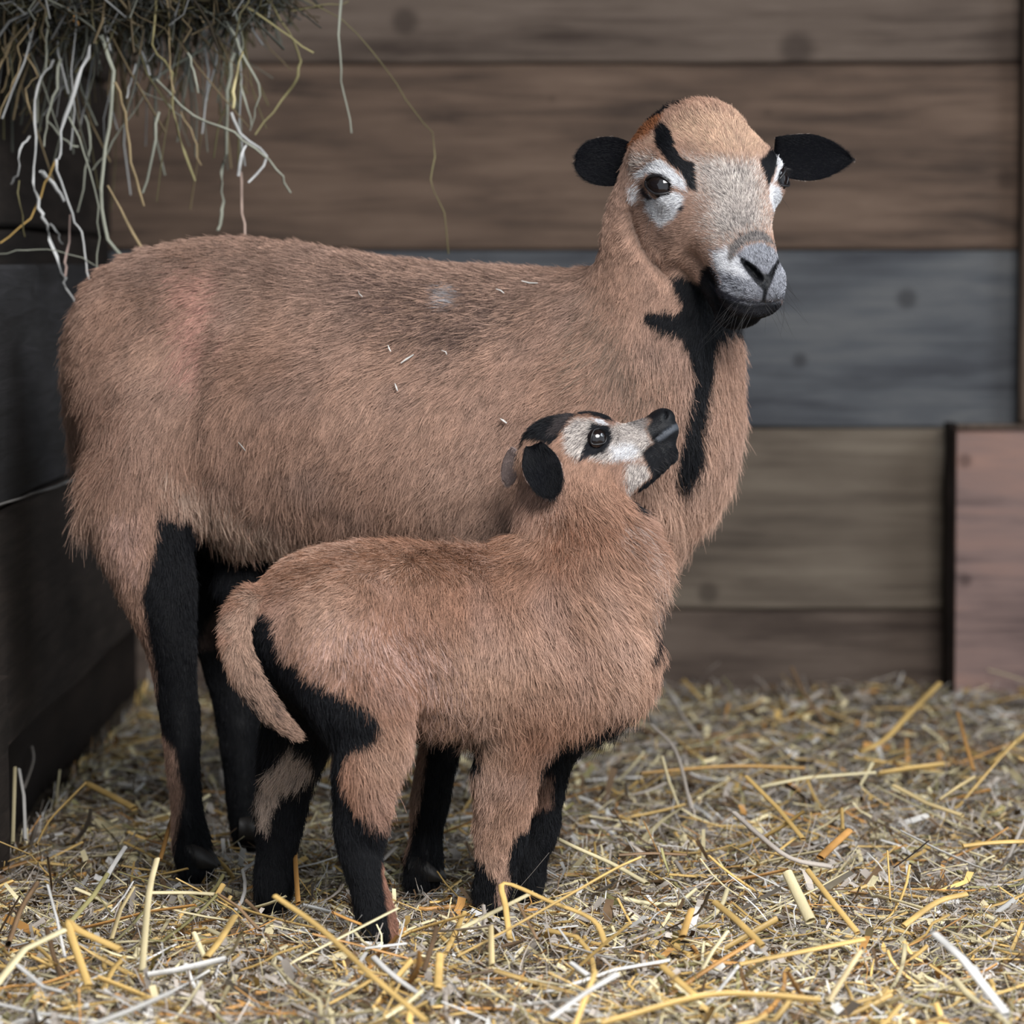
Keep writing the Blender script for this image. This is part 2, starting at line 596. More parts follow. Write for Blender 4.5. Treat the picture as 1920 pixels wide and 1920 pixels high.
class Pelt:
    """where the hair grows, which way it lies, how long and which colour it is"""

    def __init__(s, V, Fq):
        s.V, s.F = V, Fq
        s.N = vert_normals(V, Fq)
        s.bvh = BVHTree.FromPolygons([tuple(v) for v in V], [tuple(int(i) for i in f) for f in Fq])
        s.marks = []
        s.ctrl = []
        s.bare = []

    def hit(s, px, py, Y=None):
        d = Vector(ray_dir(px, py)).normalized()
        o = Vector((0, 0, CAM_H))
        r = s.bvh.ray_cast(o, d)
        if r[0] is not None and Y is None:
            return np.array(r[0])
        y0 = Y if Y is not None else float(np.mean(s.V[:, 1]))
        r = s.bvh.find_nearest(Vector(P(px, py, y0)))
        return np.array(r[0])

    def mark(s, pts, color, soft=0.006, strength=1.0, scale=0.00056):
        """pts: (px, py, radius_px[, Y]) along a stripe on the animal"""
        q = [(s.hit(*(p[:2] if len(p) == 3 else (p[0], p[1], p[3]))), p[2] * scale) for p in pts]
        s.marks.append(([a for a, _ in q], [r for _, r in q], np.array(color), soft, strength))

    def mark3(s, pts, rad, color, soft=0.006, strength=1.0):
        s.marks.append(([np.asarray(a) for a in pts], list(rad), np.array(color), soft, strength))

    def poly(s, pts, color, soft=4.0, strength=1.0, Yr=None, allf=False):
        """a patch of coat colour outlined on the near side of the animal"""
        s.marks.append(('poly', np.array(pts, float), color if isinstance(color, str) else np.array(color), soft, strength, Yr, allf))

    def under(s, x0, x1, y0, color, nz=-0.45, soft=0.2):
        s.marks.append(('under', (x0, x1, y0), np.array(color), nz, soft))

    def flow(s, px, py, dx, dy, L, dY=0.0, Y=None, w=1.0):
        s.ctrl.append((s.hit(px, py, Y), np.array([dx, dY, -dy], float), L, w))

    def flow3(s, p, d, L, w=1.0):
        s.ctrl.append((np.asarray(p, float), np.asarray(d, float), L, w))

    def color_at(s, p, base_fn, rnd=None, n=None):
        c = base_fn(p)
        q = p - np.array([0, 0, CAM_H])
        dep = q[:, 1] * CP - q[:, 2] * SP
        px = 960 + q[:, 0] / dep * F_PX
        py = 960 - (q[:, 1] * SP + q[:, 2] * CP) / dep * F_PX
        fc = -(n * unit(q)).sum(1) if n is not None else np.ones(len(p))
        hue = np.random.default_rng(77).random(len(p))
        pep = {'pepper': (srgb(214, 204, 196), srgb(92, 84, 84), .62), 'pepper_dark': (srgb(150, 142, 138), srgb(40, 38, 42), .5),
               'pepper_white': (srgb(232, 232, 236), srgb(150, 150, 156), .85), 'pepper_grey': (srgb(172, 174, 182), srgb(62, 62, 70), .55)}
        for m in s.marks:
            if m[0] == 'under':
                _, (x0, x1, y0), colr, nz, soft = m
                if n is None: continue
                a = np.clip((nz - n[:, 2]) / soft + .5, 0, 1) * (px > x0) * (px < x1) * (py > y0)
                c = c * (1 - a[:, None]) + colr * a[:, None]
                continue
            if m[0] == 'poly':
                _, P2, colr, soft, stg, Yr, allf = m
                lo, hi = P2.min(0) - soft * 2, P2.max(0) + soft * 2
                sel = (px > lo[0]) & (px < hi[0]) & (py > lo[1]) & (py < hi[1])
                if not allf: sel &= fc > -0.25
                if Yr: sel &= (p[:, 1] > Yr[0]) & (p[:, 1] < Yr[1])
                I = np.nonzero(sel)[0]
                if not len(I): continue
                x, y = px[I], py[I]
                d = np.full(len(I), 1e9); ins = np.zeros(len(I), bool)
                for k in range(len(P2)):
                    (ax, ay), (bx, by) = P2[k], P2[(k + 1) % len(P2)]
                    ex, ey = bx - ax, by - ay
                    t = np.clip(((x - ax) * ex + (y - ay) * ey) / (ex * ex + ey * ey + 1e-9), 0, 1)
                    d = np.minimum(d, np.hypot(x - ax - t * ex, y - ay - t * ey))
                    if ay != by:
                        cr = ((ay > y) != (by > y)) & (x < (bx - ax) * (y - ay) / (by - ay) + ax)
                        ins ^= cr
                d = np.where(ins, -d, d)
                a = np.clip(0.5 - d / (2 * soft), 0, 1) * stg
                if rnd is not None:
                    a = np.clip((a * 1.3 - .15 - rnd[I] * max(stg, .75)) * 4 + 0.5, 0, 1) * (a > 0)
                if isinstance(colr, str):
                    ca, cb, fr = pep[colr]
                    colr = np.where((hue[I] < fr)[:, None], ca, cb) if rnd is not None else ca * fr + cb * (1 - fr)
                c[I] = c[I] * (1 - a[:, None]) + colr * a[:, None]
                continue
            pts, rad, colr, soft, stg = m
            if len(pts) == 1:
                d = np.linalg.norm(p - pts[0], axis=1) - rad[0]
            else:
                d = np.full(len(p), 9.0)
                for i in range(len(pts) - 1):
                    d = np.minimum(d, seg_dist(p, pts[i], pts[i + 1], rad[i], rad[i + 1]))
            a = np.clip(0.5 - d / (2 * soft), 0, 1) * stg
            if rnd is not None:
                a = np.clip((a * 1.3 - .15 - rnd) * 4 + 0.5, 0, 1) * (a > 0)
            c = c * (1 - a[:, None]) + colr * a[:, None]
        return c

    def field(s, p):
        C = np.array([c[0] for c in s.ctrl]); D = unit(np.array([c[1] for c in s.ctrl])); L = np.array([c[2] for c in s.ctrl])
        W0 = np.array([c[3] for c in s.ctrl])
        dirs = np.zeros_like(p); Ls = np.zeros(len(p))
        for i in range(0, len(p), 40000):
            q = p[i:i + 40000]
            d2 = ((q[:, None, :] - C[None]) ** 2).sum(-1) + 1e-5
            w = W0 / d2 ** 2
            w /= w.sum(1, keepdims=True)
            dirs[i:i + 40000] = w @ D
            Ls[i:i + 40000] = w @ L
        return unit(dirs), Ls

    def grow(s, name, parent, count, mat, base_fn, radius=0.00016, lift=0.35, dens_fn=None, seg=5, seed=3,
             clump=170, wild=0.22, back=0.25, droop=0.0, shag=0.3):
        rs = np.random.default_rng(seed)
        V, Fq = s.V, s.F
        a, b, c, d = (V[Fq[:, i]] for i in range(4))
        area = np.linalg.norm(np.cross(c - a, d - b), axis=1) * 0.5
        cen = (a + b + c + d) / 4
        fn = s.N[Fq].mean(1)
        toc = unit(np.array([0, 0, CAM_H]) - cen)
        face = (fn * toc).sum(1)
        dens = np.where(face > -0.15, 1.0, back)
        if dens_fn is not None: dens = dens * dens_fn(cen)
        w = area * dens
        f = rs.choice(len(Fq), count, p=w / w.sum())
        u, v = rs.random(count), rs.random(count)
        W = np.stack([(1 - u) * (1 - v), u * (1 - v), u * v, (1 - u) * v], 1)
        p = (V[Fq[f]] * W[:, :, None]).sum(1)
        n = unit((s.N[Fq[f]] * W[:, :, None]).sum(1))
        keep = np.ones(count, bool)
        for bc, br in s.bare:
            keep &= np.linalg.norm((p - bc), axis=1) > br
        p, n = p[keep], n[keep]
        count = len(p)
        fd, L = s.field(p)
        # clumping and waviness from smooth noise
        nz = np.stack([vnoise(p, clump, 1), vnoise(p, clump, 2), vnoise(p, clump, 3)], 1)
        nz2 = np.stack([vnoise(p, 38, 4), vnoise(p, 38, 5), vnoise(p, 38, 6)], 1)
        fd = fd + wild * 1.3 * nz + wild * 1.1 * nz2 + rs.normal(0, wild * 0.45, (count, 3))
        t = fd - n * (fd * n).sum(1, keepdims=True)
        t = unit(t)
        L = L * (0.75 + 0.5 * rs.random(count)) * (1 + 0.25 * vnoise(p, 60, 8))
        L = np.maximum(L, 0.0012)
        lf = (lift * (0.5 + 1.0 * rs.random(count)) * (1 + shag * L / 0.03))[:, None]
        S = np.linspace(0, 1, seg)
        pts = np.zeros((count, seg, 3), np.float32)
        bend = rs.normal(0, 0.10, (count, 3))
        for i, q in enumerate(S):
            off = t * q + n * lf * (q - 0.55 * q * q) + bend * q * q
            off[:, 2] -= droop * q * q
            pts[:, i] = p - n * 0.0006 + off * L[:, None]
        col = s.color_at(p + (t + n * lf * .7) * (0.45 * L[:, None]), base_fn, rs.random(count), n)
        cl = vnoise(p, 330, 21) * .20 + vnoise(p, 120, 22) * .17 + vnoise(p, 45, 23) * .08
        col = col * np.clip(0.66 + 0.68 * rs.random(count) + cl, .3, 1.6)[:, None]
        cu = bpy.data.hair_curves.new(name)
        cu.add_curves([seg] * count)
        cu.attributes['position'].data.foreach_set('vector', pts.ravel())
        rad = cu.attributes.get('radius') or cu.attributes.new('radius', 'FLOAT', 'POINT')
        prof = np.array([1.0, 1.0, 0.9, 0.7, 0.25, 0.2])[:seg]
        rr = radius * (0.7 + 0.6 * rs.random(count)) * np.clip(L / 0.012, 0.55, 1.25)
        rad.data.foreach_set('value', (rr[:, None] * prof[None]).astype(np.float32).ravel())
        at = cu.attributes.new('col', 'FLOAT_COLOR', 'CURVE')
        cc = np.ones((count, 4), np.float32); cc[:, :3] = np.clip(col, 0.002, 1)
        at.data.foreach_set('color', cc.ravel())
        cu.materials.append(mat)
        o = link(name, cu, parent)
        o['kind'] = 'stuff'
        return o


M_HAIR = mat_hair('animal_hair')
M_SKIN = mat_attr('animal_skin', rough=0.55, spec=0.22, bump=(900, 0.0006))
M_EAR = mat_attr('ear_skin', rough=0.95, spec=0.05)
M_EYE = mat_plain('dark_eye', (0.008, 0.006, 0.007), rough=0.10, spec=0.4, coat=0.5)
EYE_TILT = 0.0
M_IRIS = mat_plain('brown_iris', (0.010, 0.0065, 0.006), rough=0.12, spec=0.4, coat=0.5)
M_LID = mat_plain('black_eyelid', (0.010, 0.009, 0.010), rough=0.4, spec=0.5)
M_HOOF = mat_plain('dark_horn', (0.02, 0.017, 0.015), rough=0.5, spec=0.4)
BLACK = np.array([0.0055, 0.0058, 0.0078])


def uvsphere(c, r, A=None, nu=28, nv=18, lo=0.0):
    V = []
    for i in range(nv + 1):
        th = math.pi * (lo + (1 - lo) * i / nv)
        for j in range(nu):
            ph = 2 * math.pi * j / nu
            q = np.array([math.sin(th) * math.cos(ph) * r[0], math.sin(th) * math.sin(ph) * r[1], math.cos(th) * r[2]])
            V.append(q)
    V = np.array(V)
    if A is not None: V = V @ A
    V = V + c
    Fq = []
    for i in range(nv):
        for j in range(nu):
            k = (j + 1) % nu
            Fq.append([i * nu + j, (i + 1) * nu + j, (i + 1) * nu + k, i * nu + k])
    return V, np.array(Fq)


def tube_mesh(pts, rads, ns=6, flat=1.0, up=(0.3, 0.5, 0.8), cap=True):
    pts = np.asarray(pts, float); n = len(pts)
    tg = unit(np.gradient(pts, axis=0))
    upv = np.asarray(up, float)
    V = []
    for i in range(n):
        s = unit(np.cross(tg[i], upv)); w = np.cross(s, tg[i])
        for j in range(ns):
            a = 2 * math.pi * j / ns
            V.append(pts[i] + rads[i] * (math.cos(a) * s + flat * math.sin(a) * w))
    Fq = [[i * ns + j, i * ns + (j + 1) % ns, (i + 1) * ns + (j + 1) % ns, (i + 1) * ns + j] for i in range(n - 1) for j in range(ns)]
    return np.array(V), Fq


def merge(parts):
    Vs, Fs, o = [], [], 0
    for V, Fq in parts:
        Vs.append(V); Fs.append(np.asarray(Fq) + o); o += len(V)
    return np.concatenate(Vs), np.concatenate(Fs)


def make_eye(parent, c, out, up, r, tilt=0.0):
    """eyeball with iris disc and slit pupil, plus lids; out = gaze axis"""
    out = unit(out); s = unit(np.cross(up, out)); u = np.cross(out, s)
    A = np.stack([s, u, out])
    V, Fq = uvsphere(c, (r, r, r), A)
    eye = link('eyeball', mesh('eyeball', V, Fq, mat=M_EYE), parent)
    # iris: shallow dome just proud of the ball
    Vi = []
    n = 24
    for ring, q in enumerate((0.0, 0.30, 0.48, 0.62)):
        for j in range(n):
            a = 2 * math.pi * j / n
            x, y = q * r * 1.05 * math.cos(a), q * r * 1.0 * math.sin(a)
            z = math.sqrt(max(r * r - x * x - y * y, 0)) + 0.0003
            Vi.append(c + s * x + u * y + out * z)
    Fi = [[i * n + j, (i + 1) * n + j, (i + 1) * n + (j + 1) % n, i * n + (j + 1) % n] for i in range(3) for j in range(n)]
    link('iris', mesh('iris', Vi, Fi, mat=M_IRIS), eye)
    Vp = []
    for q in (0.0, 0.5, 1.0):
        for j in range(n):
            a = 2 * math.pi * j / n
            x, y = q * r * 0.46 * math.cos(a), q * r * 0.24 * math.sin(a)
            z = math.sqrt(r * r - x * x - y * y) + 0.0006
            Vp.append(c + s * x + u * y + out * z)
    Fp = [[i * n + j, (i + 1) * n + j, (i + 1) * n + (j + 1) % n, i * n + (j + 1) % n] for i in range(2) for j in range(n)]
    link('pupil', mesh('pupil', Vp, Fp, mat=M_EYE), eye)
    return eye


def lid_ring(parent, pelt, c, out, up, a, b, r, thick, tilt=0.0, droop=0.15):
    """almond rim of bare black skin round the eye"""
    out = unit(out); s = unit(np.cross(up, out)); u = np.cross(out, s)
    ct, st = math.cos(tilt), math.sin(tilt)
    s, u = s * ct + u * st, u * ct - s * st
    n = 36
    pts = []
    for j in range(n + 1):
        t = 2 * math.pi * j / n
        x = a * math.cos(t)
        y = b * math.sin(t) * (1 - 0.25 * abs(math.cos(t)))
        z = math.sqrt(max(r * r - min(x * x + y * y, r * r * 0.97), 0)) + thick * 0.35
        pts.append(c + s * x + u * y + out * z)
    V, Fq = tube_mesh(np.array(pts), [thick] * (n + 1), ns=8, up=tuple(out))
    return link('eyelid', mesh('eyelid', V, Fq, mat=M_LID), parent)


def make_ear(parent, root, tip, normal, width, cup, c_in, c_out, name='ear', hair=9000, hl=0.004, seed=1, base_w=0.5, point=0.0):
    """cupped leaf: grid along the ear with thickness"""
    ax = tip - root
    Ln = np.linalg.norm(ax); ax = ax / Ln
    nrm = unit(normal - ax * np.dot(normal, ax)); s = np.cross(ax, nrm)
    nu, nv = 26, 17
    top, bot = [], []
    for i in range(nu):
        t = i / (nu - 1)
        w = width * (base_w + (1 - base_w) * math.sin(math.pi * min(t / 0.9, 1) * 0.5) ** 1.0) if t < 0.45 else width * math.sqrt(max(1 - ((t - 0.45) / 0.56) ** 2.1, 0))
        if t < 0.45: w = width * (base_w + (1 - base_w) * math.sin(math.pi * 0.5 * t / 0.45))
        if t >= 0.45 and point: w = width * max(1 - ((t - 0.45) / 0.56) ** 1.7, 0) ** 0.8
        for j in range(nv):
            v = -1 + 2 * j / (nv - 1)
            dep = cup * (1 - v * v) * (1 - 0.55 * t)
            q = root + ax * (t * Ln) + s * (v * w) - nrm * dep
            th = 0.0016 * (1 - abs(v) ** 3) + 0.0003
            top.append(q + nrm * th); bot.append(q - nrm * th * 1.2)
    V = np.array(top + bot); m = nu * nv
    Fq = []
    for i in range(nu - 1):
        for j in range(nv - 1):
            a = i * nv + j
            Fq.append([a, a + 1, a + nv + 1, a + nv])
            Fq.append([m + a, m + a + nv, m + a + nv + 1, m + a + 1])
    for i in range(nu - 1):
        for j in (0, nv - 1):
            a = i * nv + j
            q = [a, a + nv, m + a + nv, m + a]
            Fq.append(q if j == 0 else q[::-1])
    for j in range(nv - 1):
        a = (nu - 1) * nv + j
        Fq.append([a, a + 1, m + a + 1, m + a])
        Fq.append([j + 1, j, m + j, m + j + 1])
    Fq = np.array(Fq)
    # orient
    fc = np.cross(V[Fq[0][1]] - V[Fq[0][0]], V[Fq[0][3]] - V[Fq[0][0]])
    if np.dot(fc, nrm) < 0: Fq = Fq[:, ::-1]
    colr = np.zeros((len(V), 3)); colr[:m] = c_in; colr[m:] = c_out
    ear = link(name, mesh(name, V, Fq, color=colr * 0.6, mat=M_EAR), parent)
    pe = Pelt(V, Fq)
    mid = root + ax * Ln * .5

    def base(p):
        d = (p - mid) @ nrm
        # inside or outside: compare with the cupped mid sheet
        v = ((p - root) @ s) / (width + 1e-6); t = np.clip(((p - root) @ ax) / Ln, 0, 1)
        sheet = -cup * (1 - np.clip(v * v, 0, 1)) * (1 - 0.55 * t)
        h = (p - root) @ nrm
        edge = (h < sheet)
        return np.where(edge[:, None], c_out, c_in)
    pe.flow3(root + ax * Ln * .5, ax, hl)
    pe.flow3(tip, ax * 0.9, hl * 1.1)
    pe.flow3(root, ax, hl * 1.2)
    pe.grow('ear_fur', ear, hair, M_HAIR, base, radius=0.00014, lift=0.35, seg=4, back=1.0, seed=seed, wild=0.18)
    return ear


def make_hoof(parent, foot, fwd, size):
    """cloven hoof: two pointed claws side by side"""
    fwd = unit(np.array([fwd[0], fwd[1], 0.0])); s = np.array([-fwd[1], fwd[0], 0.0])
    parts = []
    for sg in (-1, 1):
        rows = []
        for t, w, h0 in ((-0.75, 0.26, 1.25), (-0.2, 0.40, 1.35), (0.35, 0.40, 1.1), (0.85, 0.28, 0.62), (1.15, 0.08, 0.18)):
            c = foot + fwd * t * size + s * sg * 0.42 * size * (1 - 0.25 * max(t, 0))
            for a, bz in ((-1, 0), (1, 0), (0.85, 0.55), (0.45, 1), (-0.45, 1), (-0.85, 0.55)):
                rows.append(c + s * a * w * size + np.array([0, 0, bz * h0 * size]))
        V = np.array(rows)
        Fq = [[i * 6 + j, i * 6 + (j + 1) % 6, (i + 1) * 6 + (j + 1) % 6, (i + 1) * 6 + j] for i in range(4) for j in range(6)]
        Fq += [[0, 1, 2, 5], [5, 2, 3, 4], [24, 25, 26, 29], [29, 26, 27, 28]]
        parts.append((V, Fq))
    V, Fq = merge(parts)
    V[:, 2] = np.maximum(V[:, 2], foot[2])
    return link('hoof', mesh('hoof', V, Fq, mat=M_HOOF), parent)


def hairs(name, parent, roots, dirs, L, r, color, seed=0, sag=0.25):
    """a few individual long hairs (whiskers, lashes) as one tuft"""
    rs = np.random.default_rng(seed)
    parts = []
    for p, d, l in zip(roots, dirs, L):
        d = unit(d); e = rs.normal(0, 0.12, 3)
        pts = [p + d * l * q + (e * q * q + np.array([0, 0, -sag * q * q])) * l for q in (0, .3, .6, 1)]
        parts.append(tube_mesh(pts, [r, r * .85, r * .6, r * .2], ns=3))
    V, Fq = merge(parts)
    m = mat_plain(name + '_hair', color, 0.4, 0.4)
    o = link(name, mesh(name, V, Fq, mat=m), parent)
    o['kind'] = 'stuff'
    return o


# ================================================================== THE EWE
def leg(nodes, Y, side=(0, 1, 0), dep=0.85, n=5, sc=None):
    """nodes: (px, py, half width px[, Y[, depth radius m]])"""
    out = []
    for nd in nodes:
        y = nd[3] if len(nd) > 3 else Y
        s = y / F_PX
        ru = nd[2] * s
        rs = nd[4] if len(nd) > 4 else ru * dep
        out.append((P(nd[0], nd[1], y), ru, rs))
    return tube(out, side=side, n=n, rt=0.8)


def build_ewe():
    root = empty('ewe', P(700, 1640, 4.05) * np.array([1, 1, 0]))
    tag(root, 'adult brown ewe with black-striped face standing behind the lamb, head turned to the viewer', 'sheep')
    # head frame
    eL, eR = P(1232, 346, 3.868), P(1462, 334, 3.935)
    O = (eL + eR) / 2
    S_ = unit(eR - eL)
    Fh = unit(np.array([0.27, -0.60, -0.75])); Fh = unit(Fh - S_ * np.dot(Fh, S_))
    U = np.cross(S_, Fh); U = U if U[2] > 0 else -U
    H = lambda x, y, z: O + (S_ * x + Fh * y + U * z) * 0.01
    HA = np.stack([S_, Fh, U])
    sc = Sculpt(graded(-0.52, 0.40, 0.085, 0.315, 0.0045, 0.0018),
                graded(3.70, 4.38, 3.74, 3.97, 0.0045, 0.0019),
                graded(-0.02, 0.86, 0.58, 0.80, 0.0045, 0.0018))
    # trunk
    rows = [(232, 535, 925, 4.16, .105), (300, 468, 965, 4.16, .128), (400, 446, 1015, 4.155, .150), (520, 458, 1062, 4.145, .166), (660, 482, 1080, 4.13, .176),
            (800, 497, 1090, 4.115, .176), (930, 504, 1090, 4.10, .165), (1050, 512, 1075, 4.085, .15), (1150, 560, 1040, 4.07, .13), (1230, 640, 970, 4.05, .105)]
    nodes = []
    for x, t, bt, Y, w in rows:
        nodes.append((P(x, (t + bt) / 2, Y), (bt - t) / 2 * Y / F_PX, w))
    sc.add(tube(nodes, n=5, rt=0.5), k=0.03)
    # neck
    sc.add(leg([(1110, 800, 215, 4.06, .13), (1170, 700, 190, 4.04, .115), (1220, 610, 150, 4.01, .092), (1238, 520, 118, 3.985, .075),
                (1242, 430, 104, 3.97, .066), (1262, 340, 92, 3.955, .060), (1290, 290, 80, 3.95, .055)], 4.0, n=6), k=0.04)
    # brisket
    sc.add([(P(1262, 780, 4.03), np.eye(3), (.060, .085, .115)), (P(1200, 905, 4.04), np.eye(3), (.060, .085, .085)), (P(1110, 1000, 4.05), np.eye(3), (.085, .09, .055))], k=0.05)
    # haunch and thigh, near and far
    sc.add(leg([(300, 760, 120, 4.08, .075), (272, 900, 102, 4.06, .065), (270, 1000, 86, 4.045, .055), (292, 1100, 68, 4.035, .045), (318, 1200, 48, 4.03, .034),
                (330, 1290, 38, 4.03, .026), (338, 1350, 37, 4.03, .026), (343, 1430, 31, 4.02, .021), (350, 1510, 29, 4.02, .019), (358, 1580, 34, 4.01, .022), (366, 1630, 30, 4.0, .02)], 4.03), k=0.035)
    sc.add(leg([(330, 800, 110, 4.24, .07), (370, 960, 75, 4.25, .055), (395, 1090, 64, 4.245, .045), (412, 1190, 50, 4.24, .034), (438, 1290, 44, 4.235, .027),
                (448, 1360, 40, 4.23, .024), (452, 1440, 34, 4.225, .02), (462, 1520, 34, 4.22, .021), (468, 1568, 30, 4.21, .02)], 4.23), k=0.03)
    # fore legs
    sc.add(leg([(960, 960, 110, 4.02, .06), (905, 1080, 75, 3.985, .045), (868, 1180, 52, 3.955, .032), (845, 1280, 42, 3.94, .025), (828, 1380, 37, 3.93, .024),
                (808, 1490, 36, 3.925, .023), (800, 1560, 28, 3.925, .018), (795, 1620, 34, 3.92, .021), (790, 1655, 30, 3.915, .02)], 3.95), k=0.03)
    sc.add(leg([(1060, 960, 100, 4.14, .06), (1020, 1080, 70, 4.15, .045), (995, 1190, 50, 4.14, .03), (982, 1300, 40, 4.12, .024), (972, 1400, 36, 4.11, .022),
                (962, 1500, 28, 4.10, .018), (955, 1570, 32, 4.09, .02), (952, 1605, 28, 4.09, .019)], 4.12), k=0.03)
    # udder and short tail tuft
    sc.add([(P(500, 1075, 4.14), np.eye(3), (.055, .06, .045))], k=0.02)
    sc.add(leg([(200, 680, 50, 4.16), (178, 770, 36, 4.17), (168, 840, 24, 4.17)], 4.16), k=0.04)
    # ---- head
    E = lambda c, r, A=HA: (H(*c), A, tuple(np.array(r) * 0.01))
    sc.add([E((0, -4.6, -1.6), (6.3, 5.4, 5.6)), E((0, -1.2, -0.5), (6.1, 5.8, 4.6)), E((0, -3.2, -0.2), (6.15, 5.2, 4.75)), E((0, -5.2, -0.1), (5.7, 4.4, 4.4))], k=0.03)
    face = [((0, 0, -1.2), 4.2, 5.8), ((0, 3, -1.6), 3.9, 5.0), ((0, 6, -2.0), 3.5, 4.3), ((0, 9, -2.3), 3.1, 3.7), ((0, 11.5, -2.6), 2.9, 3.4)]
    sc.add(tube([(H(*c), ru * .01, rs * .01) for c, ru, rs in face], side=S_, n=5, rt=0.6), k=0.025)
    # muzzle: nose cushion, upper lips, chin
    sc.add([E((0, 12.8, -1.7), (2.9, 2.4, 2.2)), E((0, 12.5, -3.2), (3.45, 2.9, 2.5))], k=0.014)
    # jaw
    jaw = [((0, -2, -6.0), 3.4, 4.8), ((0, 2, -6.2), 3.1, 4.2), ((0, 6, -6.3), 2.5, 3.2), ((0, 9.5, -6.6), 2.1, 2.7), ((0, 12.3, -6.7), 1.75, 2.6)]
    sc.add(tube([(H(*c), ru * .01, rs * .01) for c, ru, rs in jaw], side=S_, n=5, rt=0.8), k=0.010)
    eyes = []
    for sg in (-1, 1):
        sc.add([E((sg * 4.4, 0.0, -4.6), (1.9, 4.8, 3.6))], k=0.025)          # cheek
        sc.add([E((sg * 5.5, -0.6, 1.0), (1.5, 2.6, 1.2))], k=0.018)          # brow ridge
        sc.add([E((sg * 5.6, 0.0, -0.5), (1.9, 2.4, 1.9))], k=0.016)          # orbit
        sc.add([E((sg * 6.1, -5.0, -1.0), (1.2, 1.6, 1.6))], k=0.016)         # ear base
    sc.groove([(1182, 395), (1196, 440), (1220, 482), (1248, 512)], 0.004, 0.010, k=0.012)
    # eye sockets, nostrils, lips
    for sg in (-1, 1):
        if sg < 0:
            out = unit(np.array([-0.40, -0.90, 0.06]))
            side = np.array([0.965, 0.0, -0.26]); side = unit(side - out * np.dot(side, out))
            c = sc.cast(1232, 346) - out * 0.0168
            near = (c - O, out, side)
        else:
            fl_ = lambda v: v - 2 * S_ * np.dot(v, S_)
            c, out, side = O + fl_(near[0]), fl_(near[1]), fl_(near[2])
            side = -side
            c = c + np.array([0.001, -0.011, 0.001])
        up = np.cross(out, side); up = up if up[2] > 0 else -up
        A = np.stack([np.cross(up, out), up, out])
        sc.add([(c + out * 0.0145, A, (0.0185, 0.0098, 0.0125))], k=0.003, sub=True)
        eyes.append((c, out, up))
    sc.groove([(1391, 487), (1402, 493), (1414, 504), (1424, 516), (1428, 524)], 0.0020, 0.006)
    sc.groove([(1400, 497), (1412, 509), (1421, 520)], 0.0030, 0.008)
    sc.groove([(1461, 489), (1456, 497), (1450, 506), (1446, 514)], 0.0016, 0.005)
    sc.groove([(1437, 528), (1436, 542), (1433, 556), (1431, 564)], 0.0009, 0.003)
    sc.groove([(1328, 538), (1348, 551), (1370, 561), (1395, 566), (1420, 568), (1442, 567), (1460, 564)], 0.0011, 0.005)
    V, Fq = sc.nets()
    V = smooth_verts(V, Fq, 2, 0.5)
    pe = Pelt(V, Fq)
    hit = pe.hit

    tanA, tanB, grz, pinkish = srgb(186, 152, 130), srgb(150, 116, 94), srgb(120, 106, 100), srgb(182, 150, 138)

    def base(p):
        a = np.clip(vnoise(p, 9, 11)[:, None] * 0.9 + 0.5, 0, 1)
        b2 = np.clip(vnoise(p, 22, 12)[:, None] * 0.9 + 0.2, 0, 1)
        c = tanA * a + tanB * (1 - a)
        c = c * (1 - 0.35 * b2) + grz * 0.35 * b2
        c = c * (1 - .3) + .3 * pinkish
        return c
    W_ = srgb(226, 226, 232)
    GR = srgb(150, 140, 135)
    DK = srgb(52, 50, 56)
    RED = srgb(128, 84, 58)
    # grizzled lower neck and soil marks on the back
    pe.mark([(830, 560, 26)], srgb(120, 116, 118), soft=0.02, strength=.6)
    pe.mark([(640, 530, 30), (720, 600, 40), (800, 640, 30)], srgb(92, 72, 64), soft=0.035, strength=.55)
    pe.mark([(900, 560, 40), (1000, 600, 30)], srgb(104, 82, 70), soft=0.04, strength=.45)
    pe.mark([(350, 620, 26), (420, 680, 26)], srgb(120, 92, 76), soft=0.03, strength=.4)
    pe.mark([(1080, 560, 30), (1100, 680, 40), (1180, 720, 40)], srgb(126, 112, 98), soft=0.05, strength=.5)
    PO = pe.poly
    # soiled, greyer back; pinker haunch; paler flank
    PO([(230, 470), (400, 400), (700, 420), (1080, 460), (1100, 560), (1000, 650), (700, 620), (450, 600), (250, 620)], srgb(124, 100, 88), soft=70, strength=.5)
    PO([(600, 500), (700, 490), (900, 520), (980, 570), (960, 640), (830, 690), (740, 650), (660, 600)], srgb(100, 80, 72), soft=45, strength=.5)
    PO([(815, 540), (845, 530), (865, 560), (840, 580), (818, 570)], srgb(150, 148, 150), soft=14, strength=.5)
    PO([(320, 520), (400, 520), (420, 640), (380, 760), (320, 700)], srgb(182, 138, 124), soft=40, strength=.55)
    PO([(390, 600), (410, 600), (400, 760), (380, 900), (370, 760)], srgb(112, 88, 76), soft=14, strength=.45)
    PO([(130, 760), (230, 700), (260, 900), (180, 960), (130, 880)], srgb(140, 108, 92), soft=40, strength=.45)
    PO([(300, 880), (420, 930), (560, 1010), (640, 1040), (560, 1075), (400, 1030), (320, 960)], srgb(196, 168, 150), soft=30, strength=.5)
    PO([(180, 960), (270, 960), (270, 1100), (230, 1100)], srgb(186, 152, 138), soft=25, strength=.5)
    PO([(1080, 560), (1160, 600), (1230, 760), (1180, 800), (1100, 700)], srgb(134, 112, 98), soft=40, strength=.5)
